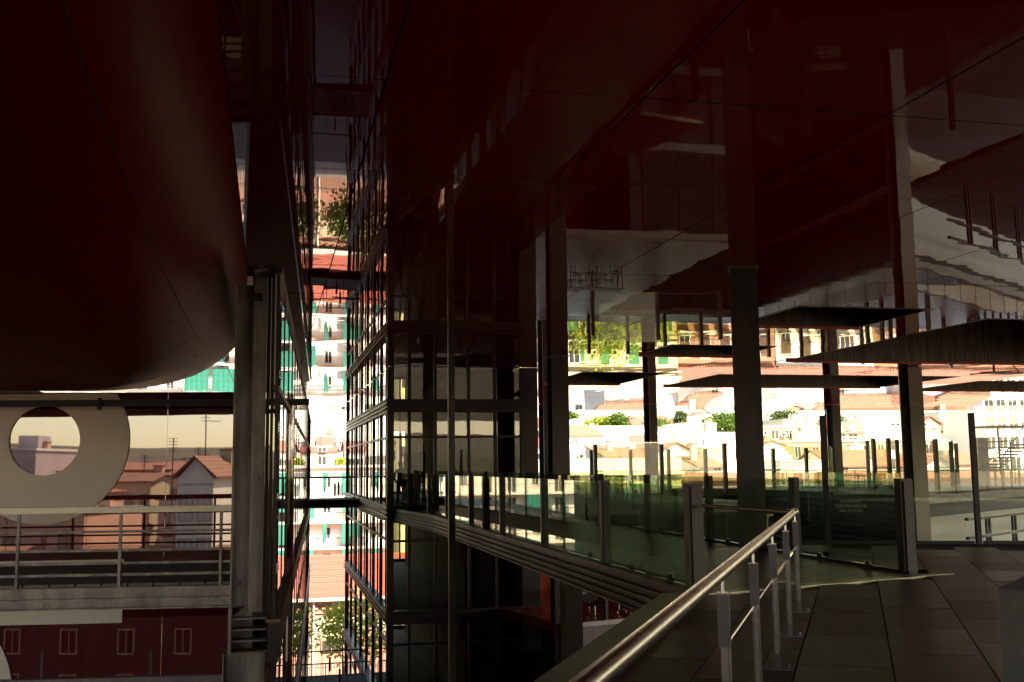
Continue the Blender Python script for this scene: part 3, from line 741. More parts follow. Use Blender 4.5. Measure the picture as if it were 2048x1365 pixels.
# ================================================================== LEFT WALKWAY, LACQUER WALL AND HULL
W0, W1 = Vector((-6.2, 16.55)), Vector((-.52, 15.70)); wdv = (W1 - W0).normalized(); wnv = Vector((-wdv.y, wdv.x))   # wnv points away
wk = thing('walkway', 'raised steel walkway of ribbed planks in front of the lettered red wall', 'walkway', (-3, 16.2, 0))
L = (W1 - W0).length
n = int(L / .345)
for k in range(n):
    s0 = k * L / n
    a = W0 + wdv*(s0 + .012); b = W0 + wdv*(s0 + L/n - .012)
    for q in range(2):
        f0, f1 = (0.02, 1.55) if q == 0 else (1.62, 3.1)
        mb = MB(); c_, d_ = a + wnv*f0, b + wnv*f0; e_, f_ = b + wnv*f1, a + wnv*f1
        mb.prism([(c_.x, c_.y), (d_.x, d_.y), (e_.x, e_.y), (f_.x, f_.y)], -.045, -.008)
        for r in range(6):
            p_ = c_ + (d_ - c_) * ((r + .5) / 6); q_ = f_ + (e_ - f_) * ((r + .5)/6)
            mb.seg((p_.x, p_.y), (q_.x, q_.y), .022, -.008, .002)
        mb.build('plank', M['deckp'], wk)
for z0, z1, off, w in ((-.13, -.05, 0, .10), (-.20, -.13, .03, .05), (-.225, -.20, -.01, .13), (-.33, -.225, .03, .05), (-.35, -.33, -.01, .13)):
    a, b = W0 + wnv*off, W1 + wnv*off; MB().seg(a, b, w, z0, z1).build('edge_beam', M['galv'] if w > .04 else M['black'], wk)
MB().seg(W0 + wnv*3.14, W1 + wnv*3.14, .06, -.2, .03).build('back_beam', M['black'], wk)
lr = thing('railing', 'grey walkway railing topped by a wide pale wooden handrail', 'railing', (-3, 16.1, 0))
a, b = W0 - wnv*.0, W1 - wnv*.0
MB().seg(a, b, .14, .985, 1.075).build('handrail', M['palewood'], lr, .006)
for z in (.72, .46, .28, .12): MB().seg(a + wnv*.02, b + wnv*.02, .014, z-.018, z+.018).build('rail_bar', M['galv'], lr)
for s in (0.15, 1.55, 2.95, 4.35):
    p = W1 - wdv*s
    MB().seg(p - wdv*.018, p + wdv*.018, .05, -.05, .983).build('rail_post', M['galv'], lr)
# lower walkway rail
lr2 = thing('lower_railing', 'dark steel beam of the lower walkway at the bottom left', 'railing', (-3, 16.1, -1.5))
zq = px3(200, 1350, 16.2).z
MB().seg(a - wnv*.3, b - wnv*.3, .10, zq-.10, zq+.06).build('beam', M['steelgrey'], lr2)
for s in (1.0, 2.45): p = W1 - wdv*s; MB().seg(p - wdv*.02 - wnv*.3, p + wdv*.02 - wnv*.3, .04, zq+.06, zq+.42).build('rail_post', M['black'], lr2)

# lacquer wall
Q0 = W1 + wnv*3.3                  # foot of the wall near its right end
def wallp(s, z, off=0.0):          # s metres to the left of Q0
    p = Q0 - wdv*s - wnv*off; return (p.x, p.y, z)
WT = 2.93
wall = thing('lettered_wall', 'glossy red lacquered wall with giant white letter shapes and a rounded right end', 'wall', (-3, 19.6, -16.9))
s = 0.42; k = 0
while s < 12:
    s2 = s + 1.32
    p0, p1 = wallp(s+.004, 0), wallp(s2-.004, 0)
    MB().seg(p0, p1, .05, -16.9, WT).build('wall_panel', M['redwall'], wall); s = s2
# rounded end
arc = MB(); R_ = 0.75; cen = Q0 - wdv*.42 + wnv*R_; N = 20; arc.sm = True
for i in range(N + 1):
    th_ = (pi*0.62) * i / N; r = R_ + .025
    p = cen - wnv*r*cos(th_) + wdv*r*sin(th_)
    arc.v += [(p.x, p.y, -16.9), (p.x, p.y, WT)]
for i in range(N): arc.f.append((2*i, 2*i+2, 2*i+3, 2*i+1))
arc.build('rounded_corner', M['redwall'], wall)
# giant letters
def wall_at(px, py):               # pixel -> (s, z) on the wall plane
    d = ray(px, py); n3 = Vector((wnv.x, wnv.y, 0)); q = Vector((Q0.x, Q0.y, 0)) - n3*.03
    t = (q - EYE).dot(n3) / d.dot(n3); P_ = EYE + d*t
    return -(Vector((P_.x, P_.y)) - Q0).dot(wdv), P_.z
cs, cz = wall_at(90, 882); ro = cs - wall_at(260, 870)[0]; ri = cs - wall_at(161, 885)[0]
def ring(cs, cz, ro, ri, a0, a1, zmax):
    mb = MB(); n = 64; lo, hi = .026, .06
    P = []
    for i in range(n + 1):
        th_ = a0 + (a1-a0)*i/n
        P.append([(cs + r*cos(th_), min(zmax, cz + r*sin(th_))) for r in (ri, ro)])
    for i in range(n):
        q = [P[i][0], P[i][1], P[i+1][1], P[i+1][0]]
        mb.quad(*[wallp(s_, z_, hi) for s_, z_ in q])
        mb.quad(*[wallp(*P[i][1], hi), wallp(*P[i+1][1], hi), wallp(*P[i+1][1], lo), wallp(*P[i][1], lo)])
        mb.quad(*[wallp(*P[i][0], hi), wallp(*P[i+1][0], hi), wallp(*P[i+1][0], lo), wallp(*P[i][0], lo)])
    return mb
ring(cs, cz, ro, ri, 0, 2*pi, WT-.02).build('letter_ring', M['letter'], wall)
sb, zb = wall_at(244, 1246); _, zt_ = wall_at(244, 1119)
mb = MB(); mb.quad(wallp(sb, zb, .038), wallp(sb, zt_, .038), wallp(sb+6, zt_, .038), wallp(sb+6, zb, .038)); mb.build('letter_bar', M['letter'], wall)
s3, z3 = wall_at(-160, 1390); ring(s3, z3, s3 - wall_at(24, 1390)[0], .6, 0, 2*pi, wall_at(0, 1281)[1]).build('letter_ring', M['letter'], wall)
# top rail above the wall
tr_ = thing('soffit_beam', 'dark horizontal steel beam along the top of the lettered wall', 'beam', (-3, 19.4, 2.8))
a, b = Q0 - wdv*12 - wnv*.5, Q0 + wdv*.75 - wnv*.5
zq = wall_at(200, 812)[1]
MB().seg(a, b, .12, zq-.04, zq+.07).build('beam_body', M['black'], tr_)
p = Vector(wallp(wall_at(218, 812)[0], 0, .55)); MB().box(p.x-.03, p.x+.03, p.y-.06, p.y+.06, zq-.10, zq+.10).build('clamp', M['black'], tr_)
# a soffit from the beam up to the hull
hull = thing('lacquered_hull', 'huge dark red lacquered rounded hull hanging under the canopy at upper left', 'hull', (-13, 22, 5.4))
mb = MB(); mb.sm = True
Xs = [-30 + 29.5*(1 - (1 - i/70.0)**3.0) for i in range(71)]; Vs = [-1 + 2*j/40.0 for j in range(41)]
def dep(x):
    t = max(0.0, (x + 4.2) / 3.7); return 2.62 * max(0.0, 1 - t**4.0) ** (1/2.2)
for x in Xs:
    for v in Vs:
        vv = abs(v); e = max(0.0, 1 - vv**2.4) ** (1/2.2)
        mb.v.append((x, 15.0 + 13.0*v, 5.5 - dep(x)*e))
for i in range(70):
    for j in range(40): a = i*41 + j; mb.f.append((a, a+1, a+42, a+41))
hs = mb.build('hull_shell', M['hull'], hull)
def hz(x, y):
    v = abs((y - 15.0) / 13.0); return 5.5 - dep(x) * max(0.0, 1 - v**2.4) ** (1/2.2)
for k in range(12):                # panel seams: thin dark beads along and across the shell
    x = -1.1 - 1.4*k
    MB().tube([(x, 3.2 + 23.6*q/40, hz(x, 3.2 + 23.6*q/40) - .001) for q in range(41)], .005, 4, False).build('seam_bead', M['joint'], hs)
for k in range(10):
    y = 4.5 + 2.3*k
    MB().tube([(-20 + 19.4*q/60, y, hz(-20 + 19.4*q/60, y) - .001) for q in range(61)], .005, 4, False).build('seam_bead', M['joint'], hs)

# ================================================================== FAR TERRACE
ft = [(9.75, 40.6), (19.4, 40.4), (19.4, 61.0), (29.6, 61.0), (29.2, 43.2), (41.2, 50.7), (60.5, 62.6), (62, 64.6), (9.75, 64.6)]
far = struct('far_terrace', MB().prism(ft[::1], -.42, -.012), M['edge'])
for i in range(14):                # paving laid in strips
    x0 = 9.8 + i*3.75; x1 = x0 + 3.75
    for j in range(9):
        y0 = 40.5 + j*3.75; y1 = y0 + 3.75
        q = [(x0+.01, y0+.01), (x1-.01, y0+.01), (x1-.01, y1-.01), (x0+.01, y1-.01)]
        ce = ((x0+x1)/2, (y0+y1)/2)
        if not inpoly(ce, ft): continue
        if x1 > 30 and x0 > 28: q = clip(q, (29.25, 43.35), (62, 63.6)) if ce[1] < 66 else q
        if ce[0] < 19.4: q = [(min(px_, 19.35), max(py_, 40.65)) for px_, py_ in q]
        elif ce[0] < 29.6: q = [(px_, max(py_, 61.05)) for px_, py_ in q]
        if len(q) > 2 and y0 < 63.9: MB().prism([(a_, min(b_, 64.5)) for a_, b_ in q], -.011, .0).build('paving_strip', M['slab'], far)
def rail(name, label, pts, h=1.1, step=1.9, midrails=0):
    t = thing(name, label, 'railing', (pts[0][0], pts[0][1], 0))
    pm_ = MB().tube([(0, 0, 0), (0, 0, h)], .02, 6).box(-.07, .07, -.05, .05, .001, .012).mesh('rail_post', M['steelgrey'])
    for a, b in zip(pts[:-1], pts[1:]):
        a, b = Vector(a), Vector(b); L_ = (b-a).length; n_ = max(1, round(L_/step))
        MB().tube([(a.x, a.y, h), (b.x, b.y, h)], .025, 6).build('top_rail', M['steelgrey'], t)
        MB().seg(a, b, .012, .12, h-.1).build('glass_panel', M['gclear'], t)
        for k in range(n_ + 1): p = a + (b-a)*k/n_; put('rail_post', pm_, (p.x, p.y, 0), t)
    return t
rail('terrace_railing', 'thin steel railing along the left side of the right terrace corner', [(29.75, 60.8), (29.4, 43.6)])
rail('terrace_railing', 'thin steel railing running right from the pale terrace corner', [(29.5, 43.6), (41.3, 51.0), (60, 62.6)])
rail('terrace_railing', 'thin steel railing at the edge of the terrace behind the long table', [(12, 64.3), (34, 64.3)], step=3)
rail('terrace_railing', 'thin steel railing at the far right back edge of the terrace', [(35.5, 64.3), (60, 64.3)], step=3)
# glass screens with tall posts
def screen(label, posts, hgt=2.6):
    t = thing('wind_screen', label, 'glass screen', (posts[0][0], posts[0][1], 0), 'wind screens on the far terrace')
    for i, (x, y) in enumerate(posts):
        MB().box(x-.09, x+.09, y-.11, y+.11, .002, hgt).build('post', M['bronze'], t)
        if i + 1 < len(posts):
            x2, y2 = posts[i+1]; a, b = Vector((x, y)), Vector((x2, y2)); d_ = (b-a).normalized()*.12
            MB().seg(a+d_, b-d_, .016, .06, hgt+.1).build('pane', M['gscreen'], t)
def pz(px, py): p = onz(px, py, 0); return (p.x, p.y)
screen('wind screen with stout posts nearest the long table', [pz(1192, 991), pz(1325, 988), pz(1452, 986)], 2.62)
def atx(px, Y): p = aty(px, 950, Y); return (p.x, Y)
screen('row of slim posts behind the long table near the distant column', [atx(1103, 61), atx(1183, 61), atx(1262, 61), atx(1338, 60), atx(1412, 60)], 2.45)
screen('row of slim posts just right of the thick brown column', [atx(1548, 62.5), atx(1614, 62.5), atx(1668, 62.5)], 2.5)
screen('row of posts left of the pale flanged column', [atx(1738, 60), atx(1750, 55), atx(1780, 54), atx(1797, 58)], 2.9)
screen('row of posts right of the pale flanged column', [atx(1874, 50.5), atx(1905, 58), atx(1915, 64)], 2.75)

# long table with chairs, two groups
def metal_chair(mat):
    mb = MB(); z = .45
    mb.tube([(-.2,-.2,0),(-.2,-.18,z),(.2,-.18,z),(.2,-.2,0)], .012, 5, False)
    mb.tube([(-.2,.22,0),(-.2,.18,z),(-.2,.24,.88),(.2,.24,.88),(.2,.18,z),(.2,.22,0)], .012, 5, False)
    me1 = mb.mesh('frame', mat)
    me2 = MB().box(-.2, .2, -.2, .2, z, z+.02).mesh('seat', mat)
    b = MB()
    for k in range(5): b.tube([(-.15+.075*k, .185, z+.02), (-.15+.075*k, .24, .87)], .008, 4, False)
    return me1, me2, b.mesh('back_bars', mat)
CH = metal_chair(M['black'])
def table(label, x0, x1, y, h=1.05):
    t = thing('long_table', label, 'table', ((x0+x1)/2, y, 0))
    MB().box(x0, x1, y-.4, y+.4, h-.04, h).build('table_top', M['black'], t)
    for x in (x0+.1, (x0+x1)/2, x1-.1):
        for s_ in (-.33, .33): MB().tube([(x, y+s_, .002), (x, y+s_, h-.045)], .025, 6).build('leg', M['black'], t)
    MB().tube([(x0+.1, y, .2), (x1-.1, y, .2)], .015, 5).build('stretcher', M['black'], t)
def chairs(pos, labels, group):
    for (x, y, r), lb in zip(pos, labels):
        c_ = bpy.data.objects.new('metal_chair', None); col.objects.link(c_); c_.location = (x, y, .002); c_.rotation_euler = (0, 0, r); c_.empty_display_size = .2
        tag(c_, lb, 'chair', group)
        for nm, me in zip(('frame', 'seat', 'back_bars'), CH):
            o = bpy.data.objects.new(nm, me); col.objects.link(o); o.parent = c_
ta = atx(1140, 46.5); tb = atx(1252, 46.5)
table('long dark table on the far terrace beside the dark column', ta[0], tb[0], 46.5)
pos = [(ta[0] + .35 + .62*k, 45.75, 0 + rnd.uniform(-.15, .15)) for k in range(4)] + [(ta[0] + .4 + .62*k, 47.3, pi) for k in range(4)]
nth = ['first', 'second', 'third', 'fourth']
chairs(pos, ['%s chair from the dark column along the front of the long table' % q for q in nth] + ['%s chair from the dark column along the back of the long table' % q for q in nth], 'chairs at the long table')
ta = atx(1705, 55.5); tb = atx(1795, 55.5)
table('long table on the right terrace left of the pale flanged column', ta[0], tb[0], 57.0, .78)
pos = [(ta[0] + .3 + .75*k, 56.2, rnd.uniform(-.2, .2)) for k in range(4)]
chairs(pos, ['%s chair from the left at the table by the pale column' % q for q in nth], 'chairs at the right terrace table')

# lower roofs and walls under the terraces
struct('lower_roof', MB().prism([(9.7, 19.5), (29.4, 19.5), (29.4, 62.9), (19.6, 62.9), (19.6, 40.8), (14.7, 40.8), (14.7, 33.0), (9.7, 33.0)], -8.4, -8.0), M['concd'])
lt = thing('lower_terrace', 'pale paved lower terrace below the near terrace', 'terrace', (15, 28, -8))
MB().prism([(11.0, 24.5), (16.8, 24.5), (16.8, 34.0), (14.9, 34.0), (14.9, 32.6), (11.0, 32.6)], -7.99, -7.9).build('paving', M['slab'], lt)
lw = thing('louvred_wall', 'dark louvred wall under the left side of the right terrace', 'wall', (29.6, 52, -3.3))
MB().box(29.75, 29.95, 43.9, 61, -3.28, -.43).build('wall_core', M['black'], lw)
MB().box(29.76, 29.94, 43.9, 61, -16.9, -3.29).build('lower_wall', M['black'], lw)
for z_ in (-4.2, -7.6): MB().box(29.5, 29.755, 43.8, 61, z_, z_+.35).build('floor_band', M['edge'], lw)
for k in range(7): MB().box(29.55, 29.74, 43.8, 61, -.75-.33*k, -.68-.33*k).build('slat', M['steelgrey'], lw)
pw = thing('pale_wall', 'pale wall under the terrace slab at the right behind dark double rails', 'wall', (36, 48, -5))
a, b = Vector((30.2, 45.2)), Vector((52, 58.8))
MB().seg(a, b, .3, -6.5, -1.15).build('wall_body', M['whitewall'], pw)
MB().seg(a, b, .36, -1.145, -.43).build('dark_band', M['black'], pw)
dr = thing('double_rail', 'dark double rail on twin posts in front of the pale wall', 'railing', (32, 41, -3))
dd = (b-a).normalized(); nn = Vector((dd.y, -dd.x))
a2, b2 = a + nn*3.2 - dd*2, b + nn*3.2
for z in (-1.02, -1.85):
    MB().seg(a2, b2, .16, z-.07, z+.05).build('rail_bar', M['bronze'], dr)
    MB().seg(a2 + nn*.1, b2 + nn*.1, .03, z+.05, z+.075).build('rail_trim', M['steel'], dr)
for k in range(8):
    for o_ in (0, .35): p = a2 + dd*(2.2 + 3.2*k + o_); MB().seg(p, p + dd*.14, .1, -5, -.95).build('rail_post', M['black'], dr)
struct('lower_floor', MB().prism([(30, 36), (60, 36), (60, 62), (52, 59.2), (30.2, 45.6)], -4.2, -3.9), M['concd'])
lb = thing('lower_block', 'dark storeys under the far terrace', 'building', (36, 58, -17))
MB().box(19.7, 60, 63.1, 64.4, -16.9, -.45).build('rear_block', M['concd'], lb)
MB().box(9.8, 19.3, 45.6, 64.4, -16.9, -.45).build('middle_block', M['concd'], lb)
MB().box(14.6, 19.3, 40.9, 45.59, -16.9, -.45).build('front_block', M['concd'], lb)
for z_ in (-4.3, -7.8):
    MB().box(14.62, 19.35, 40.7, 40.895, z_, z_+.4).build('floor_band', M['edge'], lb)
for k in range(3):
    MB().box(15.2+1.6*k, 15.3+1.6*k, 40.82, 40.895, -7.3, -.5).build('mullion', M['bronze'], lb)
    MB().box(15.32+1.6*k, 16.7+1.6*k, 40.86, 40.885, -3.8, -.6).build('pane', M['win'], lb)
MB().box(9.8, 14.59, 35.0, 45.59, -16.9, -5.45).build('plinth', M['black'], lb)
# planter boxes and sign beyond the screen
sg = thing('floor_sign', 'yellow floor sign leaning beside a grey bin under the handrail end', 'sign', (8.6, 18.2, 0))
p0 = onz(1520, 1085, 0)
bn = thing('grey_bin', 'small pale grey bin behind the footbridge glass', 'bin', (p0.x, p0.y, 0))
MB().box(p0.x-.22, p0.x+.14, p0.y-.14, p0.y+.14, 0.0, .52).build('bin_body', M['greyw'], bn, .02)
MB().box(p0.x-.24, p0.x+.24, p0.y-.16, p0.y+.16, .525, .57).build('bin_lid', M['dish'], bn, .01)
sg.location = (p0.x, p0.y-.2, 0)
mb = MB(); mb._add([(p0.x-.12, p0.y-.22, .30), (p0.x+.02, p0.y-.22, .30), (p0.x+.14, p0.y-.2, .56), (p0.x+.03, p0.y-.2, .56), (p0.x-.12, p0.y-.19, .30), (p0.x+.02, p0.y-.19, .30), (p0.x+.14, p0.y-.17, .56), (p0.x+.03, p0.y-.17, .56)], [(0,1,2,3),(7,6,5,4),(0,4,5,1),(1,5,6,2),(2,6,7,3),(3,7,4,0)])
mb.build('sign_board', M['signy'], sg)
MB().tube([(p0.x-.05, p0.y-.205, .002), (p0.x-.02, p0.y-.205, .30)], .012, 6).build('sign_foot', M['black'], sg)

# red floored room under the terrace
rr_ = thing('red_room', 'room with a polished red floor below the footbridge', 'room', (12, 37, -3.9))
f0 = onz(1148, 1246, -3.8); f1 = onz(1300, 1232, -3.8)
fdir = Vector((f1.x-f0.x, f1.y-f0.y)).normalized(); fn = Vector((-fdir.y, fdir.x))
A0 = Vector((f0.x, f0.y)) - fdir*.5; A1 = Vector((f1.x, f1.y)) + fdir*3
MB().prism([(A0.x, A0.y), (A1.x, A1.y), (A1.x+fn.x*9, A1.y+fn.y*9), (A0.x+fn.x*9, A0.y+fn.y*9)], -4.1, -3.8).build('floor', M['redfloor'], rr_)
MB().seg(A0 - fn*.06, A1 - fn*.06, .1, -3.95, -3.80).build('sill', M['letter'], rr_)
for k in range(4):
    p = A0 + fdir*(1.2*k); q = A0 + fdir*(1.2*k + 1.19)
    MB().seg(p - fn*.03, q - fn*.03, .08, -5.4, -3.955).build('spandrel', M['steelgrey'], rr_)
p = A0 + fdir*1.75; MB().seg(p, p + fdir*.12, .12, -3.8, -1.2).build('mullion', M['black'], rr_)
MB().prism([(A0.x+fn.x*8.8, A0.y+fn.y*8.8), (A1.x+fn.x*8.8, A1.y+fn.y*8.8), (A1.x+fn.x*9, A1.y+fn.y*9), (A0.x+fn.x*9, A0.y+fn.y*9)], -3.8, -.5).build('back_wall', M['redfloor'], rr_)
def office_chair(x, y, r, label, seat):
    c_ = thing('swivel_chair', label, 'chair', (x, y, -3.8), 'chairs in the red room')
    for k in range(5):
        an = r + 2*pi*k/5
        MB().tube([(x, y, -3.70), (x+.28*cos(an), y+.28*sin(an), -3.73), (x+.30*cos(an), y+.30*sin(an), -3.795)], .016, 6).build('leg', M['steel'], c_)
    MB().tube([(x, y, -3.71), (x, y, -3.36)], .025, 8).build('stem', M['steel'], c_)
    MB().box(x-.22, x+.22, y-.22, y+.22, -3.36, -3.30).build('seat', seat, c_, .015)
    bx = x - .2*cos(r); by = y - .2*sin(r)
    MB().box(bx-.2, bx+.2, by+.2, by+.23, -3.22, -2.85).build('backrest', seat, c_, .01)
for px_, py_, lb, m_ in ((1190, 1236, 'black swivel chair by the red room mullion', M['black']), (1262, 1218, 'chrome legged chair right of the red room mullion', M['steelgrey']), (1238, 1225, 'slim chrome chair just right of the red room mullion', M['black'])):
    p = onz(px_, py_, -3.8); office_chair(p.x, p.y, rnd.uniform(0, 6), lb, m_)
p = onz(1172, 1226, -3.8)
dk = thing('work_desk', 'small desk with a dark box in the red room', 'desk', (p.x, p.y, -3.8))
MB().box(p.x-.35, p.x+.35, p.y, p.y+.6, -3.12, -3.08).build('desk_top', M['letter'], dk)
MB().box(p.x-.2, p.x+.25, p.y+.05, p.y+.4, -3.42, -3.13).build('drawer_box', M['black'], dk)
for x in (-.32, .32):
    for y in (.04, .56): MB().tube([(p.x+x, p.y+y, -3.799), (p.x+x, p.y+y, -3.121)], .018, 6).build('leg', M['steel'], dk)

# steel stair at the far right
st = thing('steel_stair', 'dark steel stair tower on the terrace at the right edge', 'stair', (46, 60, 0))
sp = lambda px, py, Y=58.0: aty(px, py, Y)
def bar(p, q, r): MB().tube([sp(*p), sp(*q)], r, 6).build('stair_bar', M['black'], st)
pl0 = sp(1975, 852); pl1 = sp(2060, 848)
MB().box(pl0.x, pl1.x, 57.6, 59.4, pl0.z-.12, pl0.z).build('landing', M['black'], st)
bar((1995, 855), (2002, 950), .07); bar((2003, 918), (2048, 852), .035); bar((1975, 925), (2003, 900), .035); bar((2020, 884), (2024, 950), .06)
bar((1973, 885), (2025, 882), .05); bar((1973, 897), (2030, 895), .05)
MB().box(sp(1955, 900).x, sp(1973, 900).x, 57.8, 58.3, .002, sp(1960, 876).z).build('stair_pier', M['bronze'], st)
fl = MB()
for k in range(9):
    p = sp(1985 + 8*k, 940 - 6.5*k); fl.box(p.x-.18, p.x+.18, 57.7, 58.9, p.z-.12, p.z)
fl.build('step_flight', M['black'], st)
gd_ = thing('picket_guard', 'dark picket guard below the stair at the right edge', 'railing', (45, 55, 0))
for k in range(8):
    p = sp(1974 + 16*k, 960, 56.0); MB().box(p.x-.06, p.x+.06, 55.9, 56.0, .002, 1.0).build('picket', M['black'], gd_)
MB().box(sp(1970, 960, 56).x, sp(2090, 960, 56).x, 55.85, 55.89, .9, 1.0).build('guard_rail', M['steelgrey'], gd_)

# ================================================================== CITY
WIN = {}
def window(parent, x, z, Y, w, h, mat='win', frame='frame', face=-1):
    key = (round(w, 2), round(h, 2), frame)
    if key not in WIN:
        t_ = min(.1, w*.12); mb = MB()
        mb.box(-w/2-t_, -w/2, -.09, .0, -t_, h+t_).box(w/2, w/2+t_, -.09, .0, -t_, h+t_).box(-w/2, w/2, -.09, 0, h, h+t_).box(-w/2, w/2, -.14, 0, -t_, 0).box(-.03, .03, -.05, -.02, 0, h)
        WIN[key] = (mb.mesh('window', M[frame]), {})
    fm, pms = WIN[key]
    if mat not in pms: pms[mat] = MB().box(-w/2, w/2, -.02, -.004, 0, h).mesh('pane', M[mat])
    o = put('window', fm, (x, Y, z), parent, (0, 0, 0 if face < 0 else pi))
    put('pane', pms[mat], (x, Y, z), o, (0, 0, 0 if face < 0 else pi))
def house(label, px0, px1, ytop, Y, depth, wm, roof='flat', rh=1.5, rm='roof', wins=(), grid=None, name='house', X=None, ztop=None, base=None, eave=.35, face=-1, group='houses of the city', wmat='win', wframe='frame'):
    if X is None: X = (aty(px0, ytop, Y).x, aty(px1, ytop, Y).x)
    zt = aty((px0+px1)/2, ytop, Y).z if ztop is None else ztop
    x0, x1 = X; y0, y1 = (Y, Y+depth) if face < 0 else (Y-depth, Y)
    zb = (min(gz(x0, y0), gz(x1, y1)) - .5) if base is None else base
    t = thing(name, label, 'house' if name == 'house' else 'building', ((x0+x1)/2, Y, zb), group)
    MB().box(x0, x1, y0, y1, zb, zt).build('wall', M[wm], t)
    e = eave
    if roof == 'flat':
        MB().box(x0-.12, x1+.12, y0-.12, y1+.12, zt+.002, zt+.22).build('parapet', M['frame'] if wm != 'cream' else M['cream'], t)
    elif roof == 'gablex':     # ridge along X
        ym = (y0+y1)/2; mb = MB()
        P_ = [(x0-e, y0-e, zt), (x1+e, y0-e, zt), (x1+e, ym, zt+rh), (x0-e, ym, zt+rh), (x0-e, y1+e, zt), (x1+e, y1+e, zt)]
        mb._add(P_ + [(a_, b_, c_+.14) for a_, b_, c_ in P_], [(0,3,2,1),(3,4,5,2),(6,7,8,9),(9,8,11,10),(0,1,7,6),(5,4,10,11),(1,2,8,7),(2,5,11,8),(3,0,6,9),(4,3,9,10)])
        mb.build('roof', M[rm], t)
        MB()._add([(x0, y0, zt), (x0, y1, zt), (x0, ym, zt+rh-.05), (x1, y0, zt), (x1, y1, zt), (x1, ym, zt+rh-.05)], [(0,2,1), (3,4,5)]).build('gable', M[wm], t)
    elif roof == 'gabley':     # gable faces the street
        xm = (x0+x1)/2; mb = MB()
        P_ = [(x0-e, y0-e, zt), (x0-e, y1+e, zt), (xm, y1+e, zt+rh), (xm, y0-e, zt+rh), (x1+e, y0-e, zt), (x1+e, y1+e, zt)]
        mb._add(P_ + [(a_, b_, c_+.14) for a_, b_, c_ in P_], [(0,1,2,3),(3,2,5,4),(6,9,8,7),(9,10,11,8),(0,3,9,6),(3,4,10,9),(1,7,8,2),(2,8,11,5),(0,6,7,1),(4,5,11,10)])
        mb.build('roof', M[rm], t)
        MB()._add([(x0, y0, zt), (x1, y0, zt), (xm, y0, zt+rh-.05), (x0, y1, zt), (x1, y1, zt), (xm, y1, zt+rh-.05)], [(0,1,2), (3,5,4)]).build('gable', M[wm], t)
    elif roof == 'hip':
        xm0, xm1 = x0 + min(depth/2, (x1-x0)*.4), x1 - min(depth/2, (x1-x0)*.4); ym = (y0+y1)/2
        MB()._add([(x0-e, y0-e, zt), (x1+e, y0-e, zt), (x1+e, y1+e, zt), (x0-e, y1+e, zt), (xm0, ym, zt+rh), (xm1, ym, zt+rh), (x0-e, y0-e, zt-.12), (x1+e, y0-e, zt-.12), (x1+e, y1+e, zt-.12), (x0-e, y1+e, zt-.12)],
                  [(0,1,5,4),(1,2,5),(2,3,4,5),(3,0,4),(6,9,8,7),(6,7,1,0),(7,8,2,1),(8,9,3,2),(9,6,0,3)]).build('roof', M[rm], t)
    elif roof == 'shed':
        MB()._add([(x0-e, y0-e, zt), (x1+e, y0-e, zt), (x1+e, y1, zt+rh), (x0-e, y1, zt+rh), (x0-e, y0-e, zt+.16), (x1+e, y0-e, zt+.16), (x1+e, y1, zt+rh+.16), (x0-e, y1, zt+rh+.16)],
                  [(0,3,2,1),(4,5,6,7),(0,1,5,4),(1,2,6,5),(2,3,7,6),(3,0,4,7)]).build('roof', M[rm], t)
        MB()._add([(x0, y0, zt), (x0, y1, zt), (x0, y1, zt+rh-.03), (x1, y0, zt), (x1, y1, zt), (x1, y1, zt+rh-.03)], [(0,2,1),(3,4,5),(1,2,5,4)]).build('gable', M[wm], t)
    hv = random.Random(label)
    xc_ = x0 + (x1-x0)*hv.uniform(.2, .8); yc_ = (y0+y1)/2 + hv.uniform(-.15, .1)*depth; cw = hv.uniform(.3, .5)
    ht = zt + (rh*.9 if roof != 'flat' else .2) + hv.uniform(.5, 1.1)
    ch = MB().box(xc_-cw, xc_+cw, yc_-.3, yc_+.3, zt, ht).build('chimney', M[hv.choice(('pink', 'whitewall', 'beige'))], t)
    MB().box(xc_-cw-.08, xc_+cw+.08, yc_-.38, yc_+.38, ht+.002, ht+.1).build('chimney_cap', M['roofb'], ch)
    if roof == 'flat' and x1-x0 > 4:
        xh = x0 + (x1-x0)*hv.uniform(.15, .7); MB().box(xh, xh+1.8, yc_-1, yc_+1.2, zt+.221, zt+hv.uniform(1.0, 1.7)).build('roof_hut', M[wm], t)
    MB().box(x0-.03, x1+.03, y0-.03 if face < 0 else y1-.1, y0+.1 if face < 0 else y1+.03, zt-.5, zt-.36).build('cornice_band', M['beige'], t)
    yf = Y
    for (px_, py_, w, h) in wins:
        p = aty(px_, py_, Y); window(t, p.x, p.z, yf - .004, w, h, wmat)
    if grid:                    # nx, nz, first z below top, z step, w, h
        nx_, nz_, dz0, dz, w, h = grid
        for i in range(nx_):
            for j in range(nz_):
                window(t, x0 + (x1-x0)*(i+.5)/nx_, zt - dz0 - dz*j, yf - .004*(-face), w, h, wmat, wframe, face=face)
    return t, x0, x1, zt
def unit(x, y, z, label, parent=None):
    t = thing('ac_unit', label, 'air conditioner', (x, y, z), 'rooftop air conditioners')
    MB().box(x-.45, x+.45, y-.2, y+.2, z, z+.65).build('case', M['dish'], t)
    o = MB(); o.lathe((0, 0, 0), [(.24, 0), (.24, .03)], 16); put('fan_grille', o.mesh('fan_grille', M['black']), (x-.12, y-.202, z+.33), t, (pi/2, 0, 0))
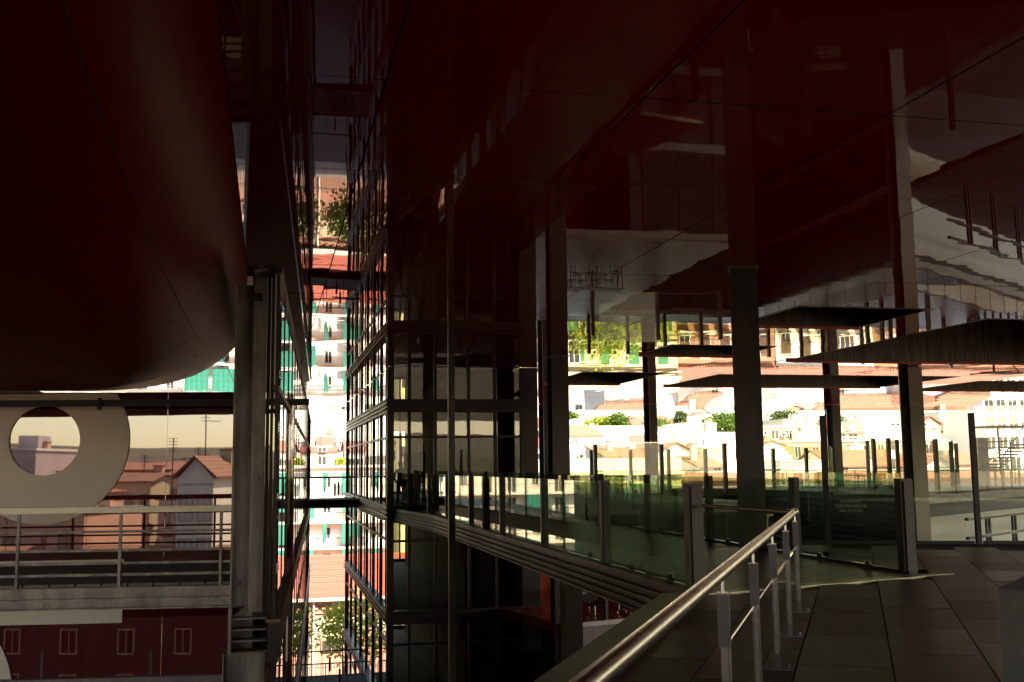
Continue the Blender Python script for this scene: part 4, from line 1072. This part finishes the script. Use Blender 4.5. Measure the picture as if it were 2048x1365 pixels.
def dish(x, y, z, r, label, mat='dish'):
    t = thing('satellite_dish', label, 'satellite dish', (x, y, z-r-1.0), 'satellite dishes')
    mb = MB().lathe((0, 0, 0), [(.02, .0), (r*.5, .06), (r*.85, .17), (r, .26), (r*.97, .29), (r*.5, .1), (.02, .05)], 20)
    put('reflector', mb.mesh('reflector', M[mat]), (x, y, z), t, (radians(70), 0, rnd.uniform(-.4, .4)))
    MB().tube([(x, y+.12, z-r-1.2), (x, y+.12, z)], .05, 6).build('mast', M['steelgrey'], t)
def antenna(x, y, z, h, label):
    t = thing('roof_antenna', label, 'antenna', (x, y, z), 'roof antennas')
    MB().tube([(x, y, z), (x, y, z+h)], .045, 5).build('mast', M['black'], t)
    a = MB()
    for k in range(5): a.tube([(x-.45+.02*k, y, z+h-.25*k), (x+.45-.03*k, y+.05, z+h-.25*k)], .02, 4)
    a.tube([(x, y, z+h*.72), (x+1.1, y, z+h*.72)], .025, 4)
    a.build('elements', M['black'], t)

# --- brick hall with the red tiled roof, seen down the alley
hall = thing('brick_hall', 'salmon brick hall with a broad red tiled roof at the end of the alley', 'building', (4, 95, -17))
hy = 95.0; hg = aty(680, 1199, hy).z; hr_ = aty(680, 1112, hy+9).z; hx0, hx1 = -16.0, 17.0
MB().box(hx0, hx1, hy+.0, hy+18, -17.4, hg).build('wall', M['redbrick'], hall)
mb = MB(); P_ = [(hx0-.4, hy-.5, hg+.05), (hx1+.4, hy-.5, hg+.05), (hx1+.4, hy+9, hr_), (hx0-.4, hy+9, hr_), (hx0-.4, hy+18.5, hg), (hx1+.4, hy+18.5, hg)]
mb._add(P_ + [(a_, b_, c_+.15) for a_, b_, c_ in P_], [(0,3,2,1),(3,4,5,2),(6,7,8,9),(9,8,11,10),(0,1,7,6),(5,4,10,11),(1,2,8,7),(2,5,11,8),(3,0,6,9),(4,3,9,10)])
rf = mb.build('roof', M['rooft'], hall)
for k in range(1, 24):
    f_ = k/24; y_ = hy-.5 + 9.5*f_; z_ = hg+.2 + (hr_-hg-.05)*f_
    MB().box(hx0-.4, hx1+.4, y_-.03, y_+.03, z_+.0, z_+.035).build('tile_course', M['rooft'], rf)
MB().box(hx0-.4, hx1+.4, hy-.72, hy-.52, hg-.04, hg+.2).build('gutter', M['frame'], hall)
MB().box(hx0, hx1, hy-.22, hy-.004, hg-.35, hg-.1).build('cornice', M['redbrick'], hall)
dm = MB().box(-.14, .14, -.2, -.004, 0, .26).mesh('dentil', M['redbrick'])
k = hx0 + .3
while k < hx1: put('dentil', dm, (k, hy, hg-.8), hall); k += .62
MB().box(hx0, hx1, hy-.14, hy-.004, hg-1.15, hg-1.0).build('string_course', M['redbrick'], hall)
for i in range(9):
    xb_ = hx0 + .6 + i*3.75
    if xb_ + .5 > hx1: break
    MB().box(xb_, xb_+.55, hy-.13, hy-.004, -17, hg-1.2).build('pilaster', M['redbrick'], hall)
    if xb_ + 3.4 < hx1:
        MB().box(xb_+.75, xb_+3.55, hy-.05, hy-.004, hg-3.3, hg-1.5).build('blind_panel', M['beige'], hall)
        window(hall, xb_+2.1, hg-4.3, hy-.06, 1.6, .8, 'win', 'redbrick')
for x in (3.9, 14.9): MB().tube([(x, hy-.3, -17), (x, hy-.3, hg)], .09, 8).build('downpipe', M['frame'], hall)
# iron fence on the pavement
fe = thing('street_fence', 'pale metal street fence in front of the brick hall', 'fence', (4, 91, -16.83))
fm_ = MB().box(-.03, .03, -.03, .03, 0, 2.1).mesh('picket', M['dish'])
x = -4.0
while x < 14: put('picket', fm_, (x, 91.0, -16.83), fe); x += .22
for z in (-16.5, -15.0): MB().box(-4, 14, 90.97-.05, 90.95, z, z+.07).build('fence_rail', M['dish'], fe)
# --- white apartment block with teal awnings
ap = thing('apartment_block', 'white apartment block with balconies and teal awnings behind the brick hall', 'building', (0, 116, -17))
ay = 116.0; at_ = aty(680, 936, ay).z; ax0, ax1 = -26.0, 12.0
MB().box(ax0, ax1, ay, ay+12, -17.3, at_).build('wall', M['whitewall'], ap)
MB().box(ax0-.3, ax1+.3, ay-.9, ay+12.3, at_+.003, at_+.28).build('roof_slab', M['frame'], ap)
rm_ = random.Random(11)
xg = [ax0 + 1.8 + 2.75*i for i in range(14)]
for fl_ in range(6):
    zf = at_ - .25 - 2.72*(fl_+1)
    MB().box(ax0, ax1, ay-1.1, ay-.004, zf-.18, zf).build('balcony_slab', M['frame'], ap)
    MB().box(ax0, ax1, ay-1.08, ay-1.04, zf+.92, zf+.97).build('balcony_rail', M['black'], ap)
    bal = MB(); x = ax0
    while x < ax1: bal.box(x-.012, x+.012, ay-1.07, ay-1.05, zf, zf+.92); x += .16
    bal.build('balusters', M['black'], ap)
    for i, x in enumerate(xg):
        if i % 3 == 2: window(ap, x, zf+.9, ay-.004, .7, 1.1)
        else: window(ap, x, zf+.05, ay-.004, .95, 2.05)
        r_ = rm_.random(); p_aw = (.5, .32, .15, .2, .1, .1)[fl_] if x > -9 else .06
        if r_ < p_aw:
            w_ = rm_.uniform(1.1, 1.36); aw = MB(); n_ = 9; drop = rm_.choice((2.1, 2.1, 1.4, 1.0))
            for q in range(n_ + 1): aw.v += [(x - w_ + 2*w_*q/n_, ay-1.2-.05*(q % 2), zf+2.45-drop), (x - w_ + 2*w_*q/n_, ay-1.12-.03*(q % 2), zf+2.5)]
            for q in range(n_): aw.f.append((2*q, 2*q+2, 2*q+3, 2*q+1))
            aw.build('awning', M['teal'], ap)
        elif r_ < p_aw + (.2 if x > -9 else .03):
            aw = MB()
            for q in range(6): aw.v += [(x - .5 + .05*q, ay-1.2-.06*(q % 2), zf+.4), (x - .5 + .1*q, ay-1.15-.05*(q % 2), zf+2.5)]
            for q in range(5): aw.f.append((2*q, 2*q+2, 2*q+3, 2*q+1))
            aw.build('gathered_awning', M['teal'], ap)
    MB().box(ax0, ax1, ay-1.12, ay-1.09, zf+2.5, zf+2.54).build('awning_rod', M['dish'], ap)
# --- yellow building with green shutters across the street (right part)
def shuttered(label, X0, X1, Y, zt, wm, shm, nb, floors, parapet, name='building'):
    t = thing('shuttered_building', label, 'building', ((X0+X1)/2, Y, -17))
    MB().box(X0, X1, Y, Y+13, -17.3, zt).build('wall', M[wm], t)
    if parapet:
        n_ = int((X1-X0)/3.1)
        for k in range(n_):
            a_, b_ = X0 + (X1-X0)*k/n_, X0 + (X1-X0)*(k+1)/n_
            MB().box(a_+.02, b_-.02, Y-.25, Y-.004, zt-.05, zt+1.25).build('parapet_panel', M['cream'], t)
        MB().box(X0-.2, X1+.2, Y-.5, Y-.256, zt-.35, zt-.06).build('cornice', M['beige'], t)
    for fl_ in range(floors):
        zf = zt - 3.3 - 3.1*fl_
        MB().box(X0, X1, Y-.08, Y-.004, zf-.35, zf-.2).build('string_course', M['beige'], t)
        for k in range(nb):
            x = X0 + (X1-X0)*(k+.5)/nb
            window(t, x, zf, Y-.004, 1.0, 2.1)
            MB().box(x-.75, x+.75, Y-.75, Y-.09, zf-.12, zf).build('balcony_slab', M['frame'], t)
            bb = MB()
            for q in range(9): bb.box(x-.72+.18*q-.012, x-.72+.18*q+.012, Y-.73, Y-.71, zf, zf+.95)
            bb.box(x-.75, x+.75, Y-.74, Y-.70, zf+.95, zf+1.0); bb.build('balcony_rail', M['black'], t)
            if (k*7 + fl_*3) % 4 != 1: MB().box(x-.52, x+.52, Y-.09-.06, Y-.09-.02, zf+(.0 if (k+fl_) % 3 else .9), zf+2.1).build('shutter', M[shm], t)
            else:
                for s_ in (-.78, .78): MB().box(x+s_-.24, x+s_+.24, Y-.08, Y-.02, zf, zf+2.1).build('shutter', M[shm], t)
    return t
yb0, yb1 = 17.7, aty(1362, 945, 96).x
shuttered('yellow building with green shutters and a cream panelled parapet beyond the far terrace', yb0, yb1, 96.0, aty(1250, 943, 96).z, 'yellow', 'shutter', 7, 4, True)
ob0, ob1 = yb1 + .1, aty(1560, 950, 97).x
shuttered('orange brick building with shutters right of the yellow one', ob0, ob1, 97.0, aty(1450, 962, 97).z, 'orange', 'wood', 5, 4, False)
o2, o3 = ob1 + .1, aty(1760, 950, 97).x
shuttered('whitewashed street building with brown shutters beyond the right terrace', o2, o3, 97.0, aty(1650, 963, 97).z, 'whitewall', 'wood', 5, 4, False)
o4, o5 = o3 + .1, aty(2120, 950, 97).x
shuttered('red brick street building with brown shutters at the far right', o4, o5, 97.0, aty(1900, 958, 97).z, 'orange', 'wood', 8, 4, False)
for a_, b_, zz, nm in ((ob0, ob1, aty(1450, 962, 97).z, 'brown tiled roof over the orange brick street building'), (o2, o3, aty(1650, 963, 97).z, 'low tiled roof over the whitewashed street building'), (o4, o5, aty(1900, 958, 97).z, 'tiled roof over the red brick street building')):
    t = thing('tiled_roof', nm, 'roof', ((a_+b_)/2, 97, zz))
    MB()._add([(a_, 96.5, zz+.02), (b_, 96.5, zz+.02), (b_, 110, zz+.55), (a_, 110, zz+.55), (a_, 96.5, zz+.2), (b_, 96.5, zz+.2), (b_, 110, zz+.75), (a_, 110, zz+.75)], [(0,3,2,1),(4,5,6,7),(0,1,5,4),(1,2,6,5),(2,3,7,6),(3,0,4,7)]).build('tile_plane', M['roofb'], t)

# --- houses seen directly, near to far
house('small grey gabled shed on the roofs above the cream parapet', 1212, 1262, 916, 112, 8, 'greyw', 'shed', 1.4, 'roofb', eave=.2)
house('low white house with an orange tiled roof left of the distant column', 1256, 1292, 922, 116, 8, 'whitewall', 'gablex', 1.6, 'roof')
house('white gabled house right of the distant column on the far side', 1312, 1392, 908, 118, 10, 'whitewall', 'gabley', 1.3, 'roofb', wins=((1375, 930, .7, .9),))
house('white block with a low brown tiled lean-to roof left of the thick column', 1400, 1448, 936, 112, 9, 'whitewall', 'shed', 1.9, 'roofb', wins=((1435, 950, .8, .9),))
house('ochre house with a white sill above the brown lean-to roof', 1404, 1450, 896, 128, 8, 'yellow', 'flat', wins=((1425, 912, 1.4, .6),))
house('plain white house close to the thick brown column', 1450, 1527, 897, 122, 10, 'whitewall', 'flat', wins=((1475, 915, .7, .9), (1495, 915, .7, .9)))
house('long white house wall below the tree tops left of the distant column', 1126, 1300, 855, 168, 10, 'whitewall', 'flat')
house('white house with a mottled tiled roof right of the dark column', 1118, 1206, 874, 150, 9, 'whitewall', 'shed', 2.0, 'roof', wins=((1150, 892, .9, 1.1),))
house('pale flat roofed block right of the dark column', 1120, 1235, 905, 128, 9, 'whitewall', 'flat', wins=((1160, 925, .8, 1.0),))
house('pink hip roofed house between the glass box and the dark column', 1050, 1112, 851, 180, 12, 'pink', 'hip', 1.8, 'roof', grid=(4, 2, 2.6, 3.0, 1.0, 1.7))
house('white house under the pink one beside the glass box', 1045, 1120, 893, 140, 10, 'whitewall', 'gablex', 1.2, 'roof', grid=(3, 1, 2.2, 3, .9, 1.2))
house('long terracotta coloured building with a white roof edge', 1308, 1470, 868, 150, 12, 'pink', 'flat', wins=((1400, 892, 1.4, 1.0),))
t_, *_ = house('white cubic house with two tiny windows and a brick chimney', 1362, 1432, 849, 172, 9, 'whitewall', 'flat', wins=((1378, 861, .6, 1.0), (1397, 857, .6, .9)))
c0_ = aty(1412, 842, 171); c1_ = aty(1424, 842, 171); MB().box(c0_.x, c1_.x, 171, 171.96, aty(1412, 868, 171).z, c0_.z).build('chimney', M['pink'], t_)
house('red roofed hall among the trees left of the distant column', 1216, 1292, 851, 205, 14, 'whitewall', 'gablex', 2.0, 'rooft', eave=.4)
house('pale tower like house above the trees at the hill top', 1150, 1172, 838, 240, 9, 'cream', 'flat', wins=((1160, 846, 1.2, 1.4),))
house('distant white house on the hill right of the cypress', 1370, 1450, 838, 250, 12, 'whitewall', 'gabley', 2.0, 'roof')
house('distant pale row of houses on the hill behind the distant column', 1290, 1345, 846, 230, 12, 'cream', 'gablex', 1.8, 'roof', grid=(3, 1, 2.5, 3, 1.0, 1.2))
# right of the thick column
t_, x0_, x1_, zt_ = house('long orange brick block with a roof terrace right of the thick column', 1524, 1895, 884, 150, 14, 'orange', 'flat', wins=((1596, 916, 1.0, 1.7), (1632, 914, 1.0, 1.5), (1700, 912, 1.1, 1.6), (1734, 912, 1.1, 1.6), (1762, 911, 1.1, 1.8), (1793, 911, 1.1, 1.8), (1851, 910, 1.1, 1.8), (1882, 910, 1.1, 1.6)), name='brick_block')
house('setback orange brick upper floor above the roof terrace', 1524, 1727, 855, 156, 8, 'orange', 'flat', wins=((1550, 878, 1.2, 1.3), (1578, 878, 1.2, 1.5), (1592, 878, .9, 1.2)), base=zt_)
house('white shed on the roof terrace of the orange brick block', 1595, 1652, 867, 154, 3, 'whitewall', 'flat', base=zt_+.02, wins=((1648, 880, 1.0, .8),))
house('white glazed hut on the roof terrace of the orange brick block', 1672, 1722, 869, 153.5, 2.5, 'whitewall', 'shed', .5, 'roof', base=zt_+.02, wins=((1684, 879, 1.2, 1.1), (1706, 879, 1.6, 1.1)))
house('white cubic house with small windows above the orange brick block', 1567, 1628, 841, 175, 9, 'whitewall', 'flat', wins=((1590, 853, .7, 1.2), (1610, 846, .7, 1.0)))
house('tall white building with roof units above the orange brick block', 1726, 1806, 842, 163, 12, 'whitewall', 'flat', wins=())
house('cream flat roofed building right of the pale flanged column', 1840, 1880, 850, 165, 10, 'cream', 'gabley', 1.4, 'roof', wins=((1850, 862, .8, .5), (1858, 862, .8, .5), (1866, 862, .8, .5)))
house('white house with dark windows at the upper right', 1880, 1962, 826, 200, 12, 'whitewall', 'flat', grid=(4, 2, 2.4, 3.0, 1.2, 1.6))
house('house with broad red tiled roofs at the right behind the screen post', 1876, 1955, 862, 168, 14, 'orange', 'hip', 2.2, 'rooft', wins=((1912, 872, 1.4, 1.0), (1930, 872, 1.4, 1.0)))
house('low brown tiled house in front of the orange brick block', 1668, 1836, 934, 118, 11, 'whitewall', 'gablex', 2.1, 'roofb', wins=((1690, 950, .8, .9),))
house('white gable ended house hiding the orange brick block at its left end', 1520, 1568, 893, 124, 10, 'whitewall', 'gabley', .6, 'roofb')
house('long low white house right of the thick column', 1560, 1662, 924, 116, 8, 'whitewall', 'flat')
house('pale blue gable house right of the pale flanged column', 1846, 1906, 936, 112, 8, 'greyw', 'gabley', 1.4, 'roofb')
house('brown tiled house behind the screen post at the right', 1890, 1990, 930, 116, 10, 'beige', 'gablex', 1.4, 'roofb')
house('white building with rows of windows at the right edge', 1966, 2130, 822, 140, 10, 'whitewall', 'flat', grid=(7, 4, 2.6, 3.1, 1.5, 1.7), name='wide_building')
# alley axis, beyond the apartments
t_, *_ = house('white house with a red roof band above the apartment block', 612, 676, 906, 165, 10, 'whitewall', 'gablex', .9, 'rooft', wins=((644, 912, .5, .6), (651, 912, .5, .6), (644, 930, 1.2, 2.6)))
house('beige tower house right of the white red roofed house', 674, 694, 884, 175, 10, 'beige', 'flat', wins=((684, 893, 1.0, 1.2),))
house('distant church like tower at the end of the alley', 655, 664, 868, 300, 6, 'cream', 'hip', 2.0, 'roof')
house('distant terracotta roofed row at the end of the alley', 636, 672, 890, 260, 12, 'whitewall', 'gablex', 2.0, 'rooft')
house('white house with red roofs seen through the left panes of the glass box', 694, 745, 902, 160, 10, 'whitewall', 'gablex', 1.6, 'rooft', grid=(3, 1, 2.3, 3, .8, 1.1))
house('cream house seen through the right panes of the glass box', 745, 800, 888, 150, 10, 'cream', 'gablex', 1.2, 'roof', grid=(3, 2, 2.3, 3, .9, 1.3))
house('tall cream house behind the middle of the glass box', 800, 905, 878, 145, 10, 'cream', 'flat', grid=(5, 4, 2.5, 3, 1.0, 1.5))
house('white house behind the core of the glass box', 905, 1046, 886, 150, 10, 'whitewall', 'gablex', 1.4, 'roof', grid=(5, 3, 2.5, 3, 1.0, 1.5))
house('white terraced house seen through the left alley facade', 470, 612, 905, 160, 10, 'whitewall', 'gablex', 1.6, 'roof', grid=(8, 3, 2.4, 3, .9, 1.3))
# roof furniture
p = aty(1340, 884, 149); dish(p.x, p.y, p.z, 1.25, 'yellowed satellite dish on the terracotta building', 'dishy')
p = aty(1326, 880, 149); dish(p.x, p.y, p.z, .8, 'white satellite dish left of the yellowed one')
p = aty(1714, 897, 149); dish(p.x, p.y, p.z, .95, 'large white satellite dish on the orange brick block facade')
p = aty(1703, 861, 155); dish(p.x, p.y, p.z, .7, 'small white satellite dish on the setback upper floor')
for px_, py_, Y_, lb in ((1383, 893, 149.6, 'air conditioner at the foot of the terracotta wall'), (1531, 871, 155.5, 'first air conditioner from the thick column on the roof terrace'), (1568, 874, 155.5, 'second air conditioner from the thick column on the roof terrace'), (1591, 874, 155.5, 'third air conditioner from the thick column on the roof terrace'), (1786, 853, 162.4, 'left air conditioner on the tall white building'), (1796, 853, 162.4, 'right air conditioner on the tall white building'), (1850, 853, 164.2, 'air conditioner on the cream building right of the pale column'), (1164, 918, 127.5, 'air conditioner on the pale block right of the dark column')):
    p = aty(px_, py_, Y_); unit(p.x, p.y, p.z, lb)
for px_, py_, Y_, h_, lb in ((1385, 840, 172, 4, 'antenna on the white cubic house by the cypress'), (1325, 868, 152, 4, 'antenna at the left of the terracotta building'), (1448, 868, 152, 3.5, 'antenna at the right of the terracotta building'), (1600, 853, 158, 3, 'antenna on the setback orange floor'), (1902, 890, 150.5, 6, 'tall antenna right of the pale flanged column'), (640, 902, 166, 3, 'antenna on the red banded house at the alley end')):
    p = aty(px_, py_, Y_); antenna(p.x, p.y, p.z, h_, lb)

# --- trees
def tree(label, x, y, z0, h, rx, rz, n, leaf, cz=None, size=.28, trunk_r=.14, cone=False, seed=1, name='tree', sparse=.0):
    r_ = random.Random(seed); t = thing(name, label, 'tree', (x, y, z0), 'trees of the city')
    cz = z0 + h - rz if cz is None else cz
    tk = MB().tube([(x, y, z0), (x+.1, y, z0+(cz-z0)*.5), (x, y+.05, cz)], [trunk_r, trunk_r*.8, trunk_r*.45], 7)
    clumps = []
    for k in range(26 if not cone else 40):
        while True:
            a = Vector((r_.uniform(-1, 1), r_.uniform(-1, 1), r_.uniform(-1, 1)))
            if a.length < 1: break
        if cone:
            f_ = (a.z + 1)/2; q = .18 + .82*(1 - f_)**.8 if f_ > .15 else .7; c_ = Vector((a.x*rx*q*.8, a.y*rx*q*.8, a.z*rz))
        else:
            a = a.normalized() * (a.length ** .5) * .82; c_ = Vector((a.x*rx, a.y*rx, a.z*rz))
        clumps.append(c_)
        if k % 3 == 0 and not cone: tk.tube([(x, y, cz - rz*.5), (x + c_.x*.5, y + c_.y*.5, cz + c_.z*.5 - .1*rz), (x + c_.x*.9, y + c_.y*.9, cz + c_.z*.9)], [trunk_r*.4, trunk_r*.25, trunk_r*.1], 5)
    tk.build('trunk', M['bark'], t)
    lm = MB()
    for k in range(n):
        c_ = clumps[r_.randrange(len(clumps))]
        s_ = (rx*.30 if not cone else rx*.22)
        p = Vector((x, y, cz)) + c_ + Vector((r_.gauss(0, s_), r_.gauss(0, s_), r_.gauss(0, s_*.75 if not cone else s_*1.4)))
        u = Vector((r_.uniform(-1, 1), r_.uniform(-1, 1), r_.uniform(-.7, .7))).normalized(); w = u.cross(Vector((r_.uniform(-1, 1), r_.uniform(-1, 1), r_.uniform(-1, 1)))).normalized()
        sz = size * r_.uniform(.6, 1.3)
        lm.quad(p - u*sz, p + w*sz*.55, p + u*sz, p - w*sz*.55)
    lm.build('crown', M[leaf], t)
    return t
def tpx(label, px, ytop, ybot, Y, wpx, n, leaf, seed, cone=False, size=.3, base=None):
    a = aty(px, ytop, Y); b = aty(px, ybot, Y); w = wpx/2/2093*Y*1.02
    rz = (a.z - b.z)/2; z0 = gz(a.x, Y)
    tree(label, a.x, Y, z0, a.z - z0, w, rz, n, leaf, (a.z+b.z)/2, size, .22, cone, seed)
tree('young yellow green street tree in front of the brick hall', aty(684, 1300, 84).x, 84, -16.9, 9.0, 1.75, 2.3, 1900, 'leafy', aty(684, 1262, 84).z, .17, .10, seed=5)
tree('young street tree seen through the corner panes of the glass box', aty(742, 1290, 85).x, 85, -16.9, 8.5, 1.9, 2.2, 1900, 'leafy', aty(742, 1250, 85).z, .17, .10, seed=6)
tree('leafy street tree seen through the left alley facade', aty(575, 1290, 86).x, 86, -16.9, 8.5, 2.0, 2.6, 1900, 'leafy', aty(575, 1265, 86).z, .18, .10, seed=7)
tree('tall green street tree in front of the yellow building', aty(1225, 1100, 86).x, 86, -16.9, 17.0, 3.0, 3.8, 3600, 'leafy', -3.2, .22, .18, seed=8)
tree('green street tree in front of the shutters right of the tall one', aty(1290, 1100, 87).x, 87, -16.9, 16.0, 2.8, 3.6, 3000, 'leafy', -4.2, .22, .18, seed=9)
tree('street tree in front of the whitewashed street building', aty(1640, 1100, 87).x, 87, -16.9, 13.0, 2.6, 3.6, 2600, 'leafd', -8.0, .22, .18, seed=10)
tpx('rounded bush left of the red roofed hall on the hill', 1192, 842, 858, 195, 58, 1500, 'leafy', 21)
tpx('bright green tree beside the red roofed hall', 1232, 830, 858, 192, 52, 1800, 'leafd', 22)
tpx('low green tree line right of the distant column', 1320, 842, 862, 195, 60, 1500, 'leafd', 23)
tpx('grey green cypress on the hill', 1360, 822, 870, 190, 40, 3000, 'cypress', 24, True, .3)
tpx('wide green tree left of the thick column', 1412, 838, 872, 186, 78, 2600, 'leafd', 25)
tpx('full green tree touching the thick column', 1452, 828, 874, 184, 62, 2600, 'leafd', 26)
tpx('dark green tree right of the thick column', 1570, 828, 860, 184, 70, 2600, 'cypress', 27)
tpx('green tree behind the distant column in front of the orange block', 1664, 833, 858, 180, 52, 1900, 'leafd', 28)
tpx('pine top beside the dark column', 1140, 822, 856, 185, 30, 1300, 'leafd', 29)
tpx('green bush above the apartment block at the alley end', 684, 921, 936, 150, 30, 900, 'leafy', 30, size=.25)

rear = thing('rear_blocker', 'added unseen dark mass behind the camera that blocks light from behind', 'building', (0, -14, -17))  # unseen mass added to cut light from behind on the near parts
MB().box(-11, 9.5, -16, -12, -16.9, H+2.9).build('wall', M['concd'], rear)
MB().box(9.51, 48, -16, -12, -16.9, .4).build('low_blocker', M['concd'], rear)  # added lower part, keeps lower box panes from reflecting sunlit ground
# --- houses behind the camera, which the lacquered wall reflects
def back(label, x0, x1, Y, zt, wm, roof, rh, rm, grid, depth=10, wframe='greyw'):
    return house(label, 0, 0, 0, Y, depth, wm, roof, rh, rm, grid=grid, X=(x0, x1), ztop=zt, face=1, wframe=wframe, group='houses reflected in the lacquered wall')
back('grey white gabled house mirrored at the right of the lacquered wall', -24.3, -21.6, -38, .9, 'whitewall', 'gabley', 1.5, 'roofb', (2, 4, 3.0, 3, .9, 1.6))
back('lilac house with arched loggia mirrored in the lacquered wall', -31.5, -22.8, -52, -1.6, 'lilac', 'shed', .5, 'roofb', (5, 4, 2.0, 3, .7, 1.5))
back('salmon rendered house mirrored beside the giant letter ring', -34.0, -31.2, -38, -1.6, 'pink', 'flat', 1, 'roof', (1, 4, 3, 3, 1.0, 1.6))
back('brick house with hip roof mirrored inside the letter ring', -48, -35.5, -44, -.3, 'pink', 'hip', 1.2, 'rooft', (4, 5, 2.0, 3, 1.0, 1.6))
back('white water tank house mirrored inside the letter ring', -45.5, -40, -47, 3.2, 'lilac', 'flat', 1, 'roof', (1, 1, 1.6, 3, .6, .6))
back('distant lilac row of houses mirrored in the wall', -52, -33, -70, 1.4, 'lilac', 'gablex', .8, 'roof', (8, 3, 2, 3, 1.0, 1.4))
back('brick red street front mirrored at the foot of the lacquered wall', -40, -12, -34, -5.4, 'maroon', 'gablex', 1.3, 'roofb', (7, 4, 2.4, 3, 1.0, 1.5), wframe='orange')
antenna(-27.5, -45, -2, 6.0, 'tall antenna mirrored in the middle of the lacquered wall')
antenna(-23.0, -40, 2.5, 3.6, 'antenna mirrored above the gabled house')
for k_, (x0_, x1_, y_, z_, m_, r_, lb_) in enumerate(((-33.8, -30.6, -60, .9, 'pink', 'gablex', 'small salmon house on the mirrored skyline right of the ring'), (-30.4, -27.4, -66, .2, 'beige', 'hip', 'beige hip roofed house on the mirrored skyline'), (-27.2, -25.0, -58, -.4, 'lilac', 'flat', 'lilac flat roofed house on the mirrored skyline'), (-40.5, -36.5, -62, .3, 'beige', 'gablex', 'beige house with tiled roof on the mirrored skyline'), (-51, -46.5, -58, 1.6, 'orange', 'hip', 'brick house with a hip roof at the left of the mirrored skyline'), (-44.5, -41.0, -58, 1.2, 'pink', 'gabley', 'pink gabled house mirrored low inside the ring'))):
    back(lb_, x0_, x1_, y_, z_, m_, r_, .8, 'roofb', (3, 2, 2.2, 3, .7, 1.1), depth=7)
    antenna((x0_+x1_)/2, y_-3, z_+.3, 2.4, 'antenna on the ' + lb_)
antenna(-42.5, -46, 3.2, 5.0, 'antenna mirrored inside the letter ring')
